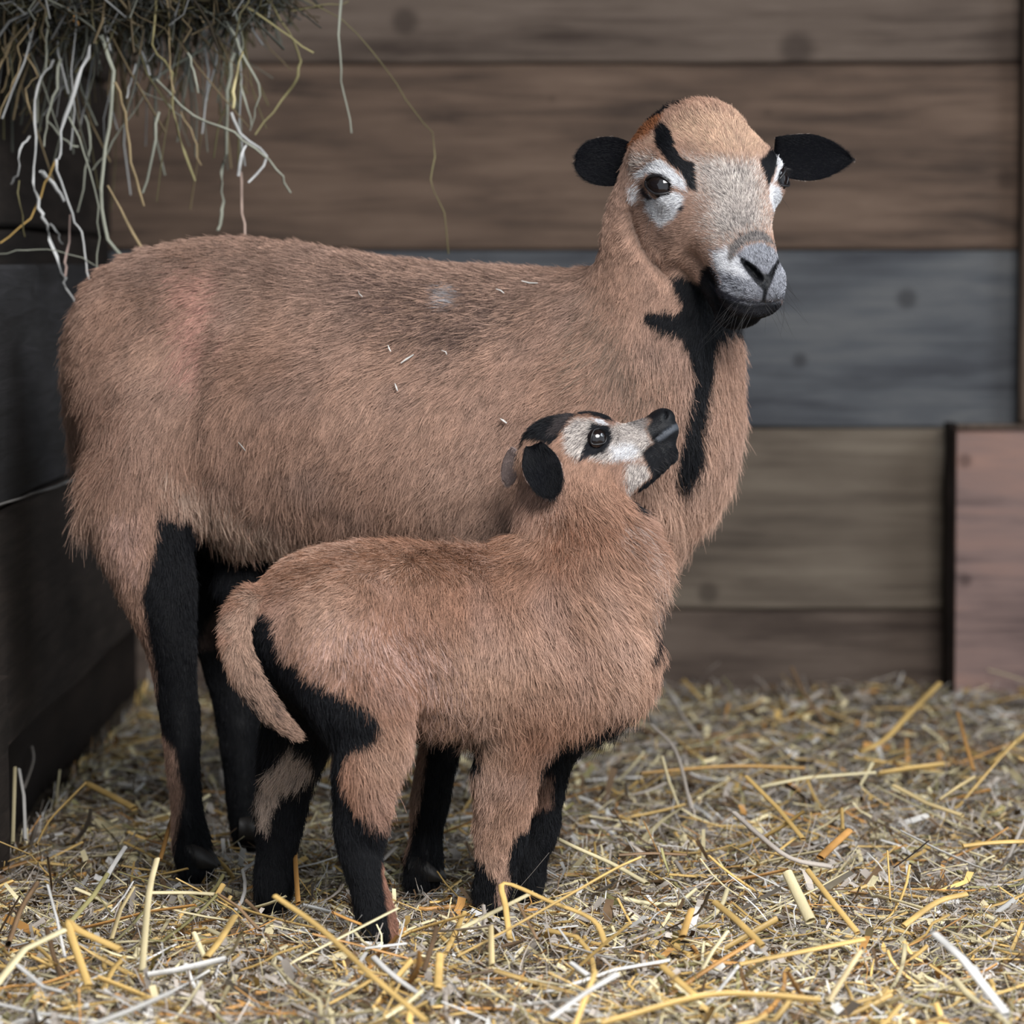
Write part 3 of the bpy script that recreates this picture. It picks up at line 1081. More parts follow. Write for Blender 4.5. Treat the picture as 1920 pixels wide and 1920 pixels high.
    # near hind leg, udder and far leg: black; tan down the back of the leg
    PO([(298, 958), (347, 963), (377, 1005), (427, 1042), (476, 1062), (530, 1068), (700, 1090), (700, 1130), (560, 1720), (300, 1720), (313, 1650), (318, 1617), (327, 1572), (342, 1493),
        (327, 1409), (303, 1379), (290, 1335), (293, 1275), (278, 1196), (266, 1117), (278, 1077), (293, 998)], BLACK, soft=7, allf=True)
    PO([(372, 1215), (380, 1180), (405, 1140), (425, 1105), (436, 1115), (415, 1180), (395, 1215)], srgb(96, 80, 74), soft=7, Yr=(4.12, 4.4), allf=True)
    # fore legs
    PO([(700, 1085), (1130, 1085), (1130, 1800), (745, 1800), (750, 1640), (765, 1590), (787, 1500), (800, 1400), (780, 1200)], BLACK, soft=7, allf=True)
    pe.under(380, 1200, 1040, BLACK)
    # throat, chin and brisket stripe
    PO([(1261, 515), (1283, 524), (1310, 534), (1316, 506), (1331, 497), (1346, 512), (1352, 530), (1382, 552), (1412, 562), (1466, 562), (1470, 582), (1440, 612), (1391, 620), (1366, 626), (1350, 636),
        (1341, 657), (1338, 700), (1331, 745), (1322, 800), (1320, 850), (1306, 890), (1285, 918), (1266, 912), (1268, 870), (1282, 820), (1290, 780), (1299, 740), (1302, 700), (1290, 652), (1272, 628),
        (1240, 622), (1208, 604), (1212, 582), (1250, 580), (1273, 584), (1282, 572), (1267, 543), (1256, 521)], BLACK, soft=5)
    # ---- face
    PO([(1290, 300), (1350, 285), (1425, 300), (1440, 360), (1450, 420), (1430, 440), (1380, 455), (1340, 460), (1320, 430), (1320, 380), (1300, 340)], 'pepper', soft=34, strength=.8)
    PO([(1180, 290), (1225, 285), (1235, 300), (1200, 320), (1180, 340)], 'pepper', soft=10, strength=.5)
    PO([(1210, 262), (1255, 230), (1300, 205), (1390, 205), (1440, 240), (1440, 290), (1400, 300), (1320, 290), (1270, 260)], srgb(196, 166, 142), soft=20, strength=.5)
    PO([(1174, 225), (1219, 218), (1247, 210), (1233, 240), (1203, 264), (1176, 275)], srgb(130, 84, 58), soft=7, strength=.9)
    PO([(1196, 224), (1225, 196), (1267, 176), (1292, 168), (1298, 186), (1261, 200), (1231, 220), (1205, 232)], BLACK, soft=3)
    PO([(1325, 172), (1360, 174), (1362, 184), (1330, 184)], BLACK, soft=4, strength=.7)
    PO([(1243, 229), (1261, 248), (1268, 280), (1284, 300), (1304, 306), (1305, 331), (1308, 360), (1292, 356), (1284, 338), (1273, 319), (1256, 310), (1242, 289), (1230, 271), (1226, 243)], BLACK, soft=3.0)
    PO([(1421, 226), (1446, 240), (1460, 260), (1464, 280), (1460, 310), (1448, 334), (1441, 357), (1434, 331), (1424, 301), (1440, 289), (1448, 278), (1438, 256)], BLACK, soft=3.0)
    PO([(1350, 400), (1385, 380), (1420, 400), (1440, 430), (1400, 450), (1370, 440)], 'pepper_dark', soft=22, strength=.4)
    # white round the eyes
    PO([(1192, 326), (1212, 308), (1238, 300), (1262, 316), (1285, 340), (1287, 360), (1258, 346), (1231, 330), (1207, 330), (1196, 340)], 'pepper_white', soft=5)
    PO([(1176, 350), (1190, 345), (1200, 362), (1196, 380), (1180, 376)], 'pepper_white', soft=7, strength=.6)
    PO([(1206, 372), (1219, 362), (1246, 358), (1267, 361), (1285, 368), (1280, 388), (1266, 408), (1240, 428), (1222, 410), (1210, 390)], 'pepper_white', soft=5)
    PO([(1198, 342), (1206, 352), (1216, 366), (1226, 374), (1214, 378), (1202, 364)], srgb(52, 50, 56), soft=3, strength=.9)
    PO([(1272, 390), (1282, 386), (1284, 392), (1274, 398)], srgb(52, 50, 56), soft=2, strength=.9)
    PO([(1462, 274), (1484, 305), (1484, 318), (1464, 333), (1449, 347), (1456, 318)], 'pepper_white', soft=3)
    PO([(1443, 346), (1462, 352), (1470, 380), (1470, 418), (1452, 400), (1442, 374)], 'pepper_white', soft=3)
    PO([(1462, 320), (1484, 314), (1494, 334), (1480, 352), (1462, 352), (1456, 340)], BLACK, soft=2)
    # muzzle
    PO([(1350, 500), (1380, 475), (1400, 462), (1430, 456), (1462, 480), (1480, 510), (1478, 565), (1400, 568), (1350, 548)], srgb(118, 118, 126), soft=7)
    PO([(1334, 470), (1364, 466), (1385, 484), (1396, 506), (1419, 531), (1433, 562), (1382, 560), (1356, 545), (1336, 500)], 'pepper_grey', soft=9, strength=.95)
    PO([(1336, 480), (1362, 462), (1384, 486), (1396, 508), (1402, 522), (1370, 512), (1345, 505)], 'pepper_white', soft=9, strength=.9)
    PO([(1455, 494), (1474, 503), (1478, 537), (1466, 562), (1437, 561), (1449, 528)], 'pepper_grey', soft=4, strength=.9)
    PO([(1386, 481), (1397, 461), (1428, 455), (1452, 465), (1463, 484), (1441, 508), (1413, 499)], 'pepper_grey', soft=4, strength=.95)
    PO([(1364, 486), (1367, 461), (1391, 440), (1419, 430), (1440, 438), (1462, 468), (1449, 462), (1428, 453), (1399, 457), (1383, 472), (1371, 492)], 'pepper_dark', soft=4, strength=.95)
    PO([(1330, 530), (1352, 546), (1382, 558), (1410, 562), (1380, 566), (1345, 556)], srgb(50, 50, 58), soft=4, strength=.8)
    PO([(1352, 572), (1390, 578), (1440, 578), (1460, 572), (1440, 592), (1390, 590)], srgb(52, 52, 58), soft=8, strength=.6)
    # nose leather
    PO([(1388, 482), (1398, 488), (1416, 499), (1430, 512), (1440, 514), (1450, 500), (1460, 486), (1464, 490), (1456, 508), (1448, 530), (1440, 545), (1435, 566), (1428, 566), (1431, 545), (1418, 532), (1402, 512), (1390, 494)], BLACK * 1.2, soft=1.5)
    # mirrored pattern for the side of the head away from the viewer is left in the far eye marks
    for c, out, up in eyes:
        sd = np.cross(up, out); sd = sd if sd[0] > 0 else -sd
        pe.mark3([c + out * .014 - sd * .009, c + out * .014 + sd * .009, c + out * .010 + sd * .021], [0.0102, .0096, .002], BLACK * 1.5, soft=0.002)
        pe.bare.append((c + out * 0.014 - np.cross(up, out) * .008, 0.0098)); pe.bare.append((c + out * 0.014 + np.cross(up, out) * .008, 0.0098))
    for x, y, r in ((1400, 494, .003), (1410, 504, .004), (1420, 515, .0052), (1430, 524, .0052), (1438, 532, .005), (1437, 545, .0035), (1433, 556, .0022), (1459, 492, .002), (1452, 504, .003), (1446, 516, .004)):
        pe.bare.append((hit(x, y), r))
    # ---- lie of the coat
    fl = pe.flow
    for (x, y, dx, dy, L) in [
        (200, 620, -.5, .9, .022), (170, 760, -.3, 1, .026), (150, 880, -.4, 1, .046), (300, 500, -.9, .4, .016), (300, 700, -.5, .9, .022), (420, 470, -1, .1, .015), (420, 620, -.9, .5, .018),
        (560, 480, -1, .05, .015), (560, 640, -.9, .5, .019), (560, 800, -.5, .9, .022), (430, 850, -.3, 1, .024), (340, 930, .1, 1, .026), (480, 1020, .0, 1, .028), (600, 960, -.2, 1, .026),
        (700, 500, -1, .15, .017), (700, 640, -.9, .6, .020), (740, 800, -.6, .9, .021), (760, 950, -.3, 1, .024), (860, 510, -1, .2, .016), (860, 660, -.9, .6, .019), (900, 820, -.5, .9, .02),
        (920, 960, -.4, 1, .022), (1000, 520, -1, .3, .017), (1020, 680, -.8, .7, .018), (1090, 620, -.7, .8, .018), (1120, 500, -.6, .9, .018), (1140, 420, -.6, .9, .013), (1190, 480, -.3, 1, .013),
        (1180, 620, -.4, 1, .017), (1240, 680, -.1, 1, .02), (1310, 700, .1, 1, .022), (1370, 680, .25, 1, .026), (1360, 800, .25, 1, .032), (1300, 860, .15, 1, .034), (1290, 960, .1, 1, .036),
        (1230, 560, -.5, .8, .012), (1160, 380, -.6, .8, .010)]:
        fl(x, y, dx, dy, L)
    for (x, y, dx, dy, L, Y) in [
        (200, 980, -.1, 1, .018, 4.0), (250, 1080, 0, 1, .014, 4.0), (300, 1200, 0, 1, .010, 4.0), (340, 1350, 0, 1, .008, 4.0), (350, 1500, 0, 1, .009, 4.0), (360, 1600, 0, 1, .012, 4.0),
        (430, 1200, 0, 1, .010, 4.2), (450, 1400, 0, 1, .009, 4.2), (470, 1550, 0, 1, .011, 4.2), (850, 1250, 0, 1, .012, 3.92), (820, 1450, 0, 1, .010, 3.92), (795, 1620, 0, 1, .013, 3.9),
        (980, 1300, 0, 1, .010, 4.1), (950, 1550, 0, 1, .010, 4.1), (700, 1090, -.2, 1, .02, 4.1)]:
        fl(x, y, dx, dy, L, 0, Y)
    fw = 3.0
    for (q, d, L) in [((0, 6, 3), (0, -1, .2), .0045), ((0, 2, 4), (0, -1, .5), .0070), ((0, -3, 5), (0, -.8, .6), .0110), ((0, -6, 5), (0, -.6, .8), .014), ((0, -10, 3), (0, -1, .1), .014),
                      ((3, 3, 3), (.6, -.8, 0), .0055), ((-3, 3, 3), (-.6, -.8, 0), .0055), ((3.5, -2, 4), (.5, -.9, 0), .0075), ((-3.5, -2, 4), (-.5, -.9, 0), .0075),
                      ((5.5, -3, 1), (.2, -1, -.2), .007), ((-5.5, -3, 1), (-.2, -1, -.2), .007), ((4, 3, -3), (.1, -.8, -.6), .0065), ((-4, 3, -3), (-.1, -.8, -.6), .0065),
                      ((4.5, 0, -6), (0, -.9, -.6), .0095), ((-4.5, 0, -6), (0, -.9, -.6), .0095), ((3, 8, -3), (.1, -.8, -.5), .0052), ((-3, 8, -3), (-.1, -.8, -.5), .0052),
                      ((2.5, 12, -3), (.2, -.8, -.5), .0042), ((-2.5, 12, -3), (-.2, -.8, -.5), .0042), ((0, 12, 0.5), (0, -1, .1), .0038), ((0, 14, 0), (0, -1, .1), .0032),
                      ((1.5, 14.5, -4), (.3, -.3, -.9), .0036), ((-1.5, 14.5, -4), (-.3, -.3, -.9), .0036), ((0, 14, -6.5), (0, -.7, -.6), .005), ((0, 13, -7.5), (0, -.9, -.3), .006), ((2, 10, -7), (0, -.9, -.3), .005), ((-2, 10, -7), (0, -.9, -.3), .005),
                      ((5.5, 2, -1.5), (.3, -.6, -.6), .0045), ((-5.5, 2, -1.5), (-.3, -.6, -.6), .0045), ((0, 3, -9), (0, -.9, -.3), .010)]:
        v = S_ * d[0] + Fh * d[1] + U * d[2]
        pe.flow3(H(*q), v, L, w=0.35)
    skin = pe.color_at(V, base, None, pe.N) * 0.55
    body = link('body', mesh('ewe_body', V, Fq, color=np.clip(skin, .003, 1), mat=M_SKIN), root)
    hc = H(0, 0, 0)

    def dens(c):
        d = np.linalg.norm(c - H(0, 3, -2), axis=1)
        e = np.linalg.norm(c - H(0, 14, -3), axis=1)
        return 1 + 3.0 * np.clip((0.17 - d) / 0.06, 0, 1) + 3.0 * np.clip((0.06 - e) / 0.02, 0, 1)
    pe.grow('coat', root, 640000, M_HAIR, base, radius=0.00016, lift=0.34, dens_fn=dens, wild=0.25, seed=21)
    # eyes
    for (c, out, up), sg in zip(eyes, (-1, 1)):
        e = make_eye(root, c, out, up, 0.0172)
        lid_ring(root, pe, c, out, up, 0.0172, 0.0096, 0.0184, 0.0013, tilt=EYE_TILT * sg)
    # ears
    cin, cout = BLACK * 0.9, srgb(150, 138, 130)
    toc = np.array([0, -1, 0.05])
    make_ear(root, P(1195, 305, 3.955), P(1078, 300, 3.975), toc + np.array([-.15, 0, .1]), 0.0265, 0.010, cin, cout, seed=5, base_w=.62)
    make_ear(root, P(1452, 292, 3.985), P(1597, 299, 3.985), toc + np.array([.1, 0, .05]), 0.0250, 0.010, cin, cout, seed=6, base_w=.80, point=1.0)
    # hooves
    for (x, y, Y, f) in ((368, 1640, 4.0, (1, -.2)), (470, 1575, 4.2, (1, -.2)), (790, 1660, 3.915, (1, -.4)), (952, 1612, 4.085, (1, -.3))):
        p = P(x, y, Y); p[2] = 0.004
        make_hoof(root, p + np.array([.004, -0.004, 0]), f, 0.019)
    # whiskers and lashes
    rr = np.random.default_rng(4)
    roots, dirs, Ls = [], [], []
    for k in range(46):
        sg = 1 if k % 2 else -1
        q = hit(*( (1440 + rr.uniform(-8, 34), 500 + rr.uniform(0, 80)) if sg > 0 else (1370 + rr.uniform(-20, 50), 540 + rr.uniform(0, 55))))
        roots.append(q); dirs.append(S_ * sg * rr.uniform(.2, 1) + Fh * rr.uniform(.2, .8) - U * rr.uniform(0, .9)); Ls.append(rr.uniform(.02, .045))
    for k in range(14):
        q = hit(1462 + rr.uniform(-4, 4), 375 + rr.uniform(-10, 50))
        roots.append(q); dirs.append(S_ * 1 + Fh * rr.uniform(.2, .6) - U * rr.uniform(0, .5)); Ls.append(rr.uniform(.015, .028))
    for k in range(10):
        q = hit(1230 + rr.uniform(-12, 20), 385 + rr.uniform(-8, 14))
        roots.append(q); dirs.append(-S_ * .3 + Fh * rr.uniform(.6, .9) - U * .5); Ls.append(rr.uniform(.012, .03))
    hairs('whiskers', root, roots, dirs, Ls, 0.00018, (0.02, 0.018, 0.018), 3)
    roots, dirs, Ls = [], [], []
    for (c, out, up), sg in zip(eyes, (-1, 1)):
        s = np.cross(up, out)
        for k in range(26):
            t = (k / 25 - .5) * 1.7
            roots.append(c + s * 0.0150 * math.sin(t) + up * 0.0085 * math.cos(t) + out * 0.0150)
            dirs.append(out * .9 + s * .5 * math.sin(t) - up * .25); Ls.append(rr.uniform(.004, .008))
    hairs('eyelashes', root, roots, dirs, Ls, 0.00013, (0.02, 0.018, 0.018), 8, sag=.2)
    return root, pe, H


ewe, ewe_pelt, EH = build_ewe()


# ================================================================== THE LAMB
def build_lamb():
    root = empty('lamb', P(760, 1720, 3.74) * np.array([1, 1, 0]))
    tag(root, 'small fluffy brown lamb with black legs in front, looking up to the right', 'lamb')
    Fh = unit(np.array([0.955, 0.20, 0.16]))
    Sn = unit(np.array([0.19, -0.975, 0.10])); Sn = unit(Sn - Fh * np.dot(Fh, Sn))    # toward the viewer
    U = np.cross(Sn, Fh); U = U if U[2] > 0 else -U
    O = P(1118, 825, 3.815)
    H = lambda x, y, z: O + (Sn * x + Fh * y + U * z) * 0.01       # x toward viewer, y forward, z up
    HA = np.stack([Sn, Fh, U])
    sc = Sculpt(graded(-0.32, 0.20, 0.0, 0.185, 0.0038, 0.0016),
                graded(3.54, 3.95, 3.74, 3.87, 0.0038, 0.0017),
                graded(-0.02, 0.54, 0.40, 0.52, 0.0038, 0.0016))
    rows = [(520, 1092, 1290, 3.705, .062), (580, 1040, 1330, 3.71, .078), (680, 1019, 1345, 3.725, .086), (800, 1026, 1368, 3.745, .088),
            (920, 1040, 1382, 3.77, .086), (1030, 1050, 1384, 3.79, .082), (1110, 1075, 1345, 3.805, .070), (1160, 1100, 1260, 3.815, .052)]
    sc.add(tube([(P(x, (t + b) / 2, Y), (b - t) / 2 * Y / F_PX, w) for x, t, b, Y, w in rows], n=5, rt=0.55), k=0.02)
    # neck
    sc.add(leg([(1050, 1130, 150, 3.79, .07), (1090, 1060, 130, 3.795, .065), (1085, 990, 108, 3.80, .055), (1068, 920, 92, 3.81, .046), (1060, 870, 80, 3.815, .04)], 3.8), k=0.03)
    sc.add([(P(1142, 1058, 3.80), np.eye(3), (.037, .045, .052))], k=0.03)
    # hind legs
    sc.add(leg([(620, 1180, 105, 3.67, .05), (660, 1280, 105, 3.655, .048), (686, 1370, 72, 3.645, .04), (682, 1440, 52, 3.635, .031), (674, 1500, 43, 3.63, .025), (672, 1555, 42, 3.63, .021),
                (678, 1610, 37, 3.625, .018), (692, 1670, 33, 3.62, .016), (706, 1720, 34, 3.615, .017), (714, 1748, 30, 3.61, .016)], 3.63), k=0.02)
    sc.add(leg([(590, 1230, 80, 3.76, .045), (570, 1330, 62, 3.775, .038), (550, 1410, 48, 3.785, .03), (532, 1480, 44, 3.79, .024), (524, 1550, 40, 3.79, .02),
                (516, 1610, 34, 3.79, .017), (512, 1660, 34, 3.79, .017), (512, 1688, 28, 3.79, .015)], 3.78), k=0.015)
    # fore legs
    sc.add(leg([(985, 1230, 100, 3.745, .035), (968, 1330, 76, 3.745, .033), (952, 1420, 56, 3.755, .027), (944, 1500, 46, 3.765, .022), (940, 1560, 42, 3.77, .02),
                (932, 1620, 34, 3.775, .017), (926, 1665, 32, 3.78, .017), (922, 1695, 27, 3.78, .015)], 3.77), k=0.02)
    sc.add(leg([(1060, 1250, 90, 3.85, .035), (1050, 1340, 62, 3.86, .03), (1028, 1430, 40, 3.865, .022), (1018, 1500, 34, 3.865, .019), (1014, 1545, 34, 3.865, .019),
                (1000, 1600, 27, 3.86, .015), (992, 1645, 28, 3.86, .016), (990, 1668, 25, 3.86, .015)], 3.86), k=0.015)
    # tail
    sc.add(leg([(500, 1125, 30, 3.69), (464, 1135, 25, 3.665), (443, 1175, 24, 3.65), (448, 1230, 26, 3.64), (470, 1280, 25, 3.635), (505, 1330, 22, 3.635), (538, 1362, 16, 3.64), (558, 1378, 11, 3.64)], 3.65, n=6), k=0.008)
    # head
    E = lambda c, r: (H(*c), HA, tuple(np.array(r) * 0.01))
    sc.add([E((0, -3.3, -0.4), (3.4, 4.6, 3.5)), E((0, -0.8, 0.1), (3.1, 3.4, 2.8)), E((0, -1.8, -2.6), (3.0, 3.8, 3.0))], k=0.014)
    face = [((0, 0, -1.0), 2.7, 2.9), ((0, 2.3, -1.2), 2.3, 2.4), ((0, 4.6, -0.7), 1.95, 1.95), ((0, 6.6, -0.1), 1.7, 1.75)]
    sc.add(tube([(H(*c), ru * .01, rs * .01) for c, ru, rs in face], side=Sn, n=5, rt=0.7), k=0.012)
    sc.add([E((0, 7.3, 0.9), (1.55, 1.25, 1.15)), E((0, 7.2, -0.3), (1.75, 1.5, 1.5))], k=0.008)
    jaw = [((0, -1.8, -4.2), 2.3, 2.4), ((0, 1.0, -4.3), 2.0, 2.1), ((0, 4.0, -3.8), 1.65, 1.7), ((0, 7.0, -2.4), 1.35, 1.5)]
    sc.add(tube([(H(*c), ru * .01, rs * .01) for c, ru, rs in jaw], side=Sn, n=5, rt=0.8), k=0.009)
    eyes = []
    for sg in (1, -1):
        sc.add([E((sg * 2.55, -0.2, 0.35), (1.2, 1.9, 1.5))], k=0.010)
        out = unit(Sn * sg * 0.92 + Fh * 0.30 + U * 0.20)
        c = sc.cast(1124, 818) - out * 0.0092 if sg > 0 else H(-2.40, 0.20, 0.15)
        up = unit(U - out * np.dot(U, out)); sx = np.cross(up, out)
        sc.add([(c + out * 0.0100, np.stack([sx, up, out]), (0.0105, 0.0090, 0.0105))], k=0.002, sub=True)
        eyes.append((c, out, up))
    sc.groove([(1238, 764), (1246, 769), (1250, 777), (1247, 785)], 0.0014, 0.005)
    sc.groove([(1222, 826), (1234, 818), (1246, 810), (1258, 802), (1270, 795), (1278, 791)], 0.0010, 0.004)
    V, Fq = sc.nets()
    V = smooth_verts(V, Fq, 2, 0.5)
    pe = Pelt(V, Fq)
    tA, tB, tC = srgb(180, 146, 126), srgb(146, 108, 88), srgb(192, 166, 156)

    def base(p):
        a = np.clip(vnoise(p, 14, 31)[:, None] * 0.8 + 0.5, 0, 1)
        b2 = np.clip(vnoise(p, 30, 32)[:, None] * .8 + .2, 0, 1)
        c = tA * a + tB * (1 - a)
        return c * (1 - .3 * b2) + tC * .3 * b2
    W_ = srgb(200, 196, 198); GR = srgb(128, 118, 114)
    M = pe.mark
    # darker saddle
    M([(560, 1060, 30), (700, 1040, 34), (850, 1045, 34), (960, 1050, 24)], srgb(124, 86, 66), soft=0.03, strength=.45)
    # pale flanks and brisket fringe
    M([(620, 1230, 40), (720, 1220, 40), (800, 1260, 40), (840, 1330, 30)], srgb(196, 164, 152), soft=0.04, strength=.6)
    M([(1180, 1010, 20), (1215, 1060, 20), (1220, 1160, 20)], srgb(190, 170, 160), soft=0.02, strength=.55)
    M([(1040, 1080, 20), (1060, 1160, 20)], srgb(138, 106, 90), soft=0.03, strength=.4)
    PO = pe.poly
    NR, FR = (3.3, 3.72), (3.72, 4.2)
    PO([(500, 1070), (560, 1025), (650, 1000), (960, 1005), (1010, 1060), (850, 1090), (650, 1085), (530, 1120)], srgb(124, 88, 68), soft=45, strength=.6)
    PO([(1000, 960), (1080, 950), (1130, 1000), (1080, 1080), (1010, 1060)], srgb(120, 84, 66), soft=35, strength=.45)
    pe.under(740, 1230, 1360, BLACK, nz=-0.78)
    # rump slit and near thigh
    PO([(462, 1157), (474, 1142), (500, 1146), (514, 1168), (520, 1208), (532, 1234), (560, 1246), (582, 1272), (621, 1288), (660, 1309), (686, 1324), (707, 1345), (705, 1371), (699, 1391),
        (673, 1402), (650, 1415), (638, 1450), (652, 1490), (668, 1522), (700, 1538), (765, 1538), (800, 1560), (800, 1800), (440, 1800), (440, 1300)], BLACK, soft=6, Yr=NR, allf=True)
    PO([(716, 1615), (728, 1640), (745, 1700), (762, 1770), (733, 1770), (725, 1700), (718, 1660)], srgb(150, 108, 90), soft=3, Yr=NR)
    PO([(600, 1400), (625, 1410), (618, 1440), (604, 1450)], srgb(120, 96, 84), soft=6, strength=.6, Yr=NR)
    # far hind leg with a pale tuft inside
    PO([(430, 1180), (530, 1230), (640, 1290), (660, 1800), (430, 1800)], BLACK, soft=6, Yr=FR, allf=True)
    PO([(522, 1425), (545, 1395), (585, 1420), (590, 1450), (560, 1470), (530, 1480), (512, 1520), (500, 1565), (488, 1550), (478, 1490), (500, 1450)], srgb(186, 166, 152), soft=8, strength=.9, Yr=FR)
    # behind the thigh, belly, brisket
    PO([(800, 1392), (850, 1402), (900, 1405), (900, 1440), (770, 1480), (778, 1430)], BLACK, soft=6, allf=True)
    PO([(800, 1340), (900, 1380), (880, 1460), (780, 1460)], BLACK, soft=6, Yr=(3.74, 4.2), allf=True)
    PO([(1192, 1328), (1150, 1345), (1090, 1368), (1050, 1385), (1020, 1420), (1008, 1470), (1004, 1540), (1110, 1540), (1220, 1400)], BLACK, soft=6, allf=True)
    PO([(1238, 1120), (1234, 1150), (1226, 1190), (1215, 1230), (1228, 1235), (1246, 1180), (1252, 1120)], BLACK, soft=5, strength=.9)
    # fore legs
    PO([(1004, 1535), (985, 1550), (962, 1567), (954, 1617), (958, 1646), (940, 1700), (930, 1690), (933, 1650), (912, 1625), (892, 1600), (870, 1590), (870, 1800), (1060, 1800), (1060, 1530)], BLACK, soft=5, Yr=(3.3, 3.82), allf=True)
    PO([(960, 1360), (1120, 1330), (1120, 1800), (940, 1800)], BLACK, soft=5, Yr=(3.835, 4.2), allf=True)
    PO([(990, 1450), (1038, 1450), (1036, 1512), (1000, 1520)], srgb(140, 108, 92), soft=7, strength=.8, Yr=(3.82, 4.2), allf=True)
    # tail is tan all round, with a dark smudge
    tl = [P(x, y, Y) for x, y, Y in ((464, 1135, 3.665), (443, 1175, 3.65), (448, 1230, 3.64), (470, 1280, 3.635), (505, 1330, 3.635), (538, 1362, 3.64), (558, 1378, 3.64))]
    pe.mark3(tl, [.0145, .0150, .0158, .0150, .013, .0105, .008], srgb(168, 138, 120), soft=0.002)
    M([(512, 1315, 5), (520, 1338, 6)], srgb(70, 58, 58), soft=0.004, strength=.7)
    # head
    PO([(1056, 804), (1077, 783), (1108, 783), (1150, 799), (1199, 773), (1225, 830), (1207, 861), (1134, 867), (1098, 856), (1082, 861), (1061, 846)], 'pepper', soft=8, strength=.9)
    PO([(1173, 867), (1212, 867), (1225, 890), (1199, 913), (1181, 929), (1173, 898)], 'pepper', soft=8, strength=.8)
    PO([(1145, 835), (1185, 830), (1200, 845), (1190, 862), (1150, 862)], 'pepper_white', soft=8, strength=.6)
    PO([(952, 860), (962, 822), (978, 803), (1009, 786), (1046, 762), (1082, 750), (1110, 750), (1140, 770), (1155, 792), (1134, 787), (1108, 777), (1082, 777), (1067, 790), (1056, 804), (1046, 822),
        (1030, 833), (1012, 825), (986, 822), (970, 846), (962, 892), (950, 890)], BLACK, soft=4)
    PO([(1046, 780), (1075, 775), (1064, 795), (1044, 815), (1025, 815)], srgb(62, 56, 56), soft=6, strength=.7)
    PO([(1109, 792), (1144, 796), (1150, 822), (1136, 846), (1106, 856), (1085, 863), (1096, 842), (1102, 820)], BLACK * 2, soft=4)
    PO([(1112, 783), (1132, 787), (1144, 797), (1125, 794)], 'pepper_white', soft=2)
    PO([(1165, 770), (1215, 752), (1222, 790), (1210, 812), (1190, 800), (1170, 790)], 'pepper_dark', soft=8, strength=.7)
    PO([(1195, 768), (1225, 750), (1255, 750), (1275, 775), (1295, 804), (1295, 867), (1285, 903), (1240, 926), (1214, 944), (1196, 962), (1181, 948), (1199, 913), (1225, 890), (1212, 867), (1204, 848),
        (1225, 830), (1212, 804), (1221, 788), (1205, 776)], BLACK * 1.2, soft=4)
    PO([(1230, 822), (1244, 808), (1262, 797), (1276, 792), (1279, 800), (1262, 810), (1246, 822), (1236, 828)], np.array([.10, .11, .13]), soft=2)  # wet lip highlight painted in as a paler skin colour
    for c, out, up in eyes:
        pe.mark3([c + out * .008], [0.0105], BLACK * 1.5, soft=0.002)
        pe.bare.append((c + out * 0.007, 0.0102))
    for x, y, r in ((1242, 775, .0045), (1252, 785, .0055), (1262, 795, .0055), (1272, 800, .005), (1250, 812, .004), (1262, 806, .004), (1240, 818, .003)):
        pe.bare.append((pe.hit(x, y), r))
    fl = pe.flow
    for (x, y, dx, dy, L) in [
        (540, 1080, -.9, .5, .012), (620, 1040, -1, .2, .012), (640, 1120, -.6, .8, .015), (560, 1200, -.2, 1, .015), (720, 1040, -.7, .7, .012), (720, 1120, -.2, 1, .015), (800, 1080, 0, 1, .014),
        (680, 1220, .2, 1, .018), (780, 1200, .3, 1, .016), (840, 1260, .1, 1, .020), (850, 1340, .1, 1, .026), (900, 1120, -.3, 1, .016), (900, 1240, .1, 1, .02), (880, 1350, .2, 1, .028),
        (980, 1060, -.6, .9, .02), (980, 1180, .1, 1, .022), (960, 1300, .1, 1, .022), (1050, 1180, .3, 1, .026), (1050, 1300, .1, 1, .026), (1120, 1120, .6, .8, .030), (1120, 1240, .4, 1, .032),
        (1190, 1100, .7, .7, .024), (1210, 1200, .4, .95, .024), (1160, 1310, .3, 1, .030), (1060, 1000, .1, 1, .020), (990, 960, -.2, 1, .020), (1130, 960, .4, .9, .020), (1190, 1000, .8, .5, .026),
        (1210, 1050, .9, .5, .028), (1010, 900, -.1, 1, .012), (720, 1320, .2, 1, .022), (755, 1400, .45, 1, .026), (720, 1450, .4, 1, .026), (770, 1350, .4, 1, .024), (700, 1500, .6, .9, .024), (640, 1380, .2, 1, .016), (650, 1520, .1, 1, .010),
        (690, 1620, .1, 1, .008), (705, 1700, .1, 1, .009), (940, 1400, -.1, 1, .02), (930, 1500, -.2, 1, .018), (930, 1600, -.1, 1, .014), (925, 1680, 0, 1, .012)]:
        fl(x, y, dx, dy, L)
    for (x, y, dx, dy, L, Y) in [
        (548, 1400, -.5, 1, .024, 3.77), (520, 1480, -.2, 1, .014, 3.78), (515, 1600, 0, 1, .009, 3.78), (512, 1680, 0, 1, .010, 3.78), (1030, 1430, 0, 1, .012, 3.86), (1015, 1540, 0, 1, .010, 3.86),
        (995, 1650, 0, 1, .009, 3.86), (1180, 1330, .1, 1, .02, 3.84), (450, 1160, -.5, 1, .012, 3.63), (450, 1230, 0, 1, .012, 3.63), (480, 1300, .5, .9, .011, 3.63), (540, 1365, .9, .5, .009, 3.63)]:
        fl(x, y, dx, dy, L, 0, Y)
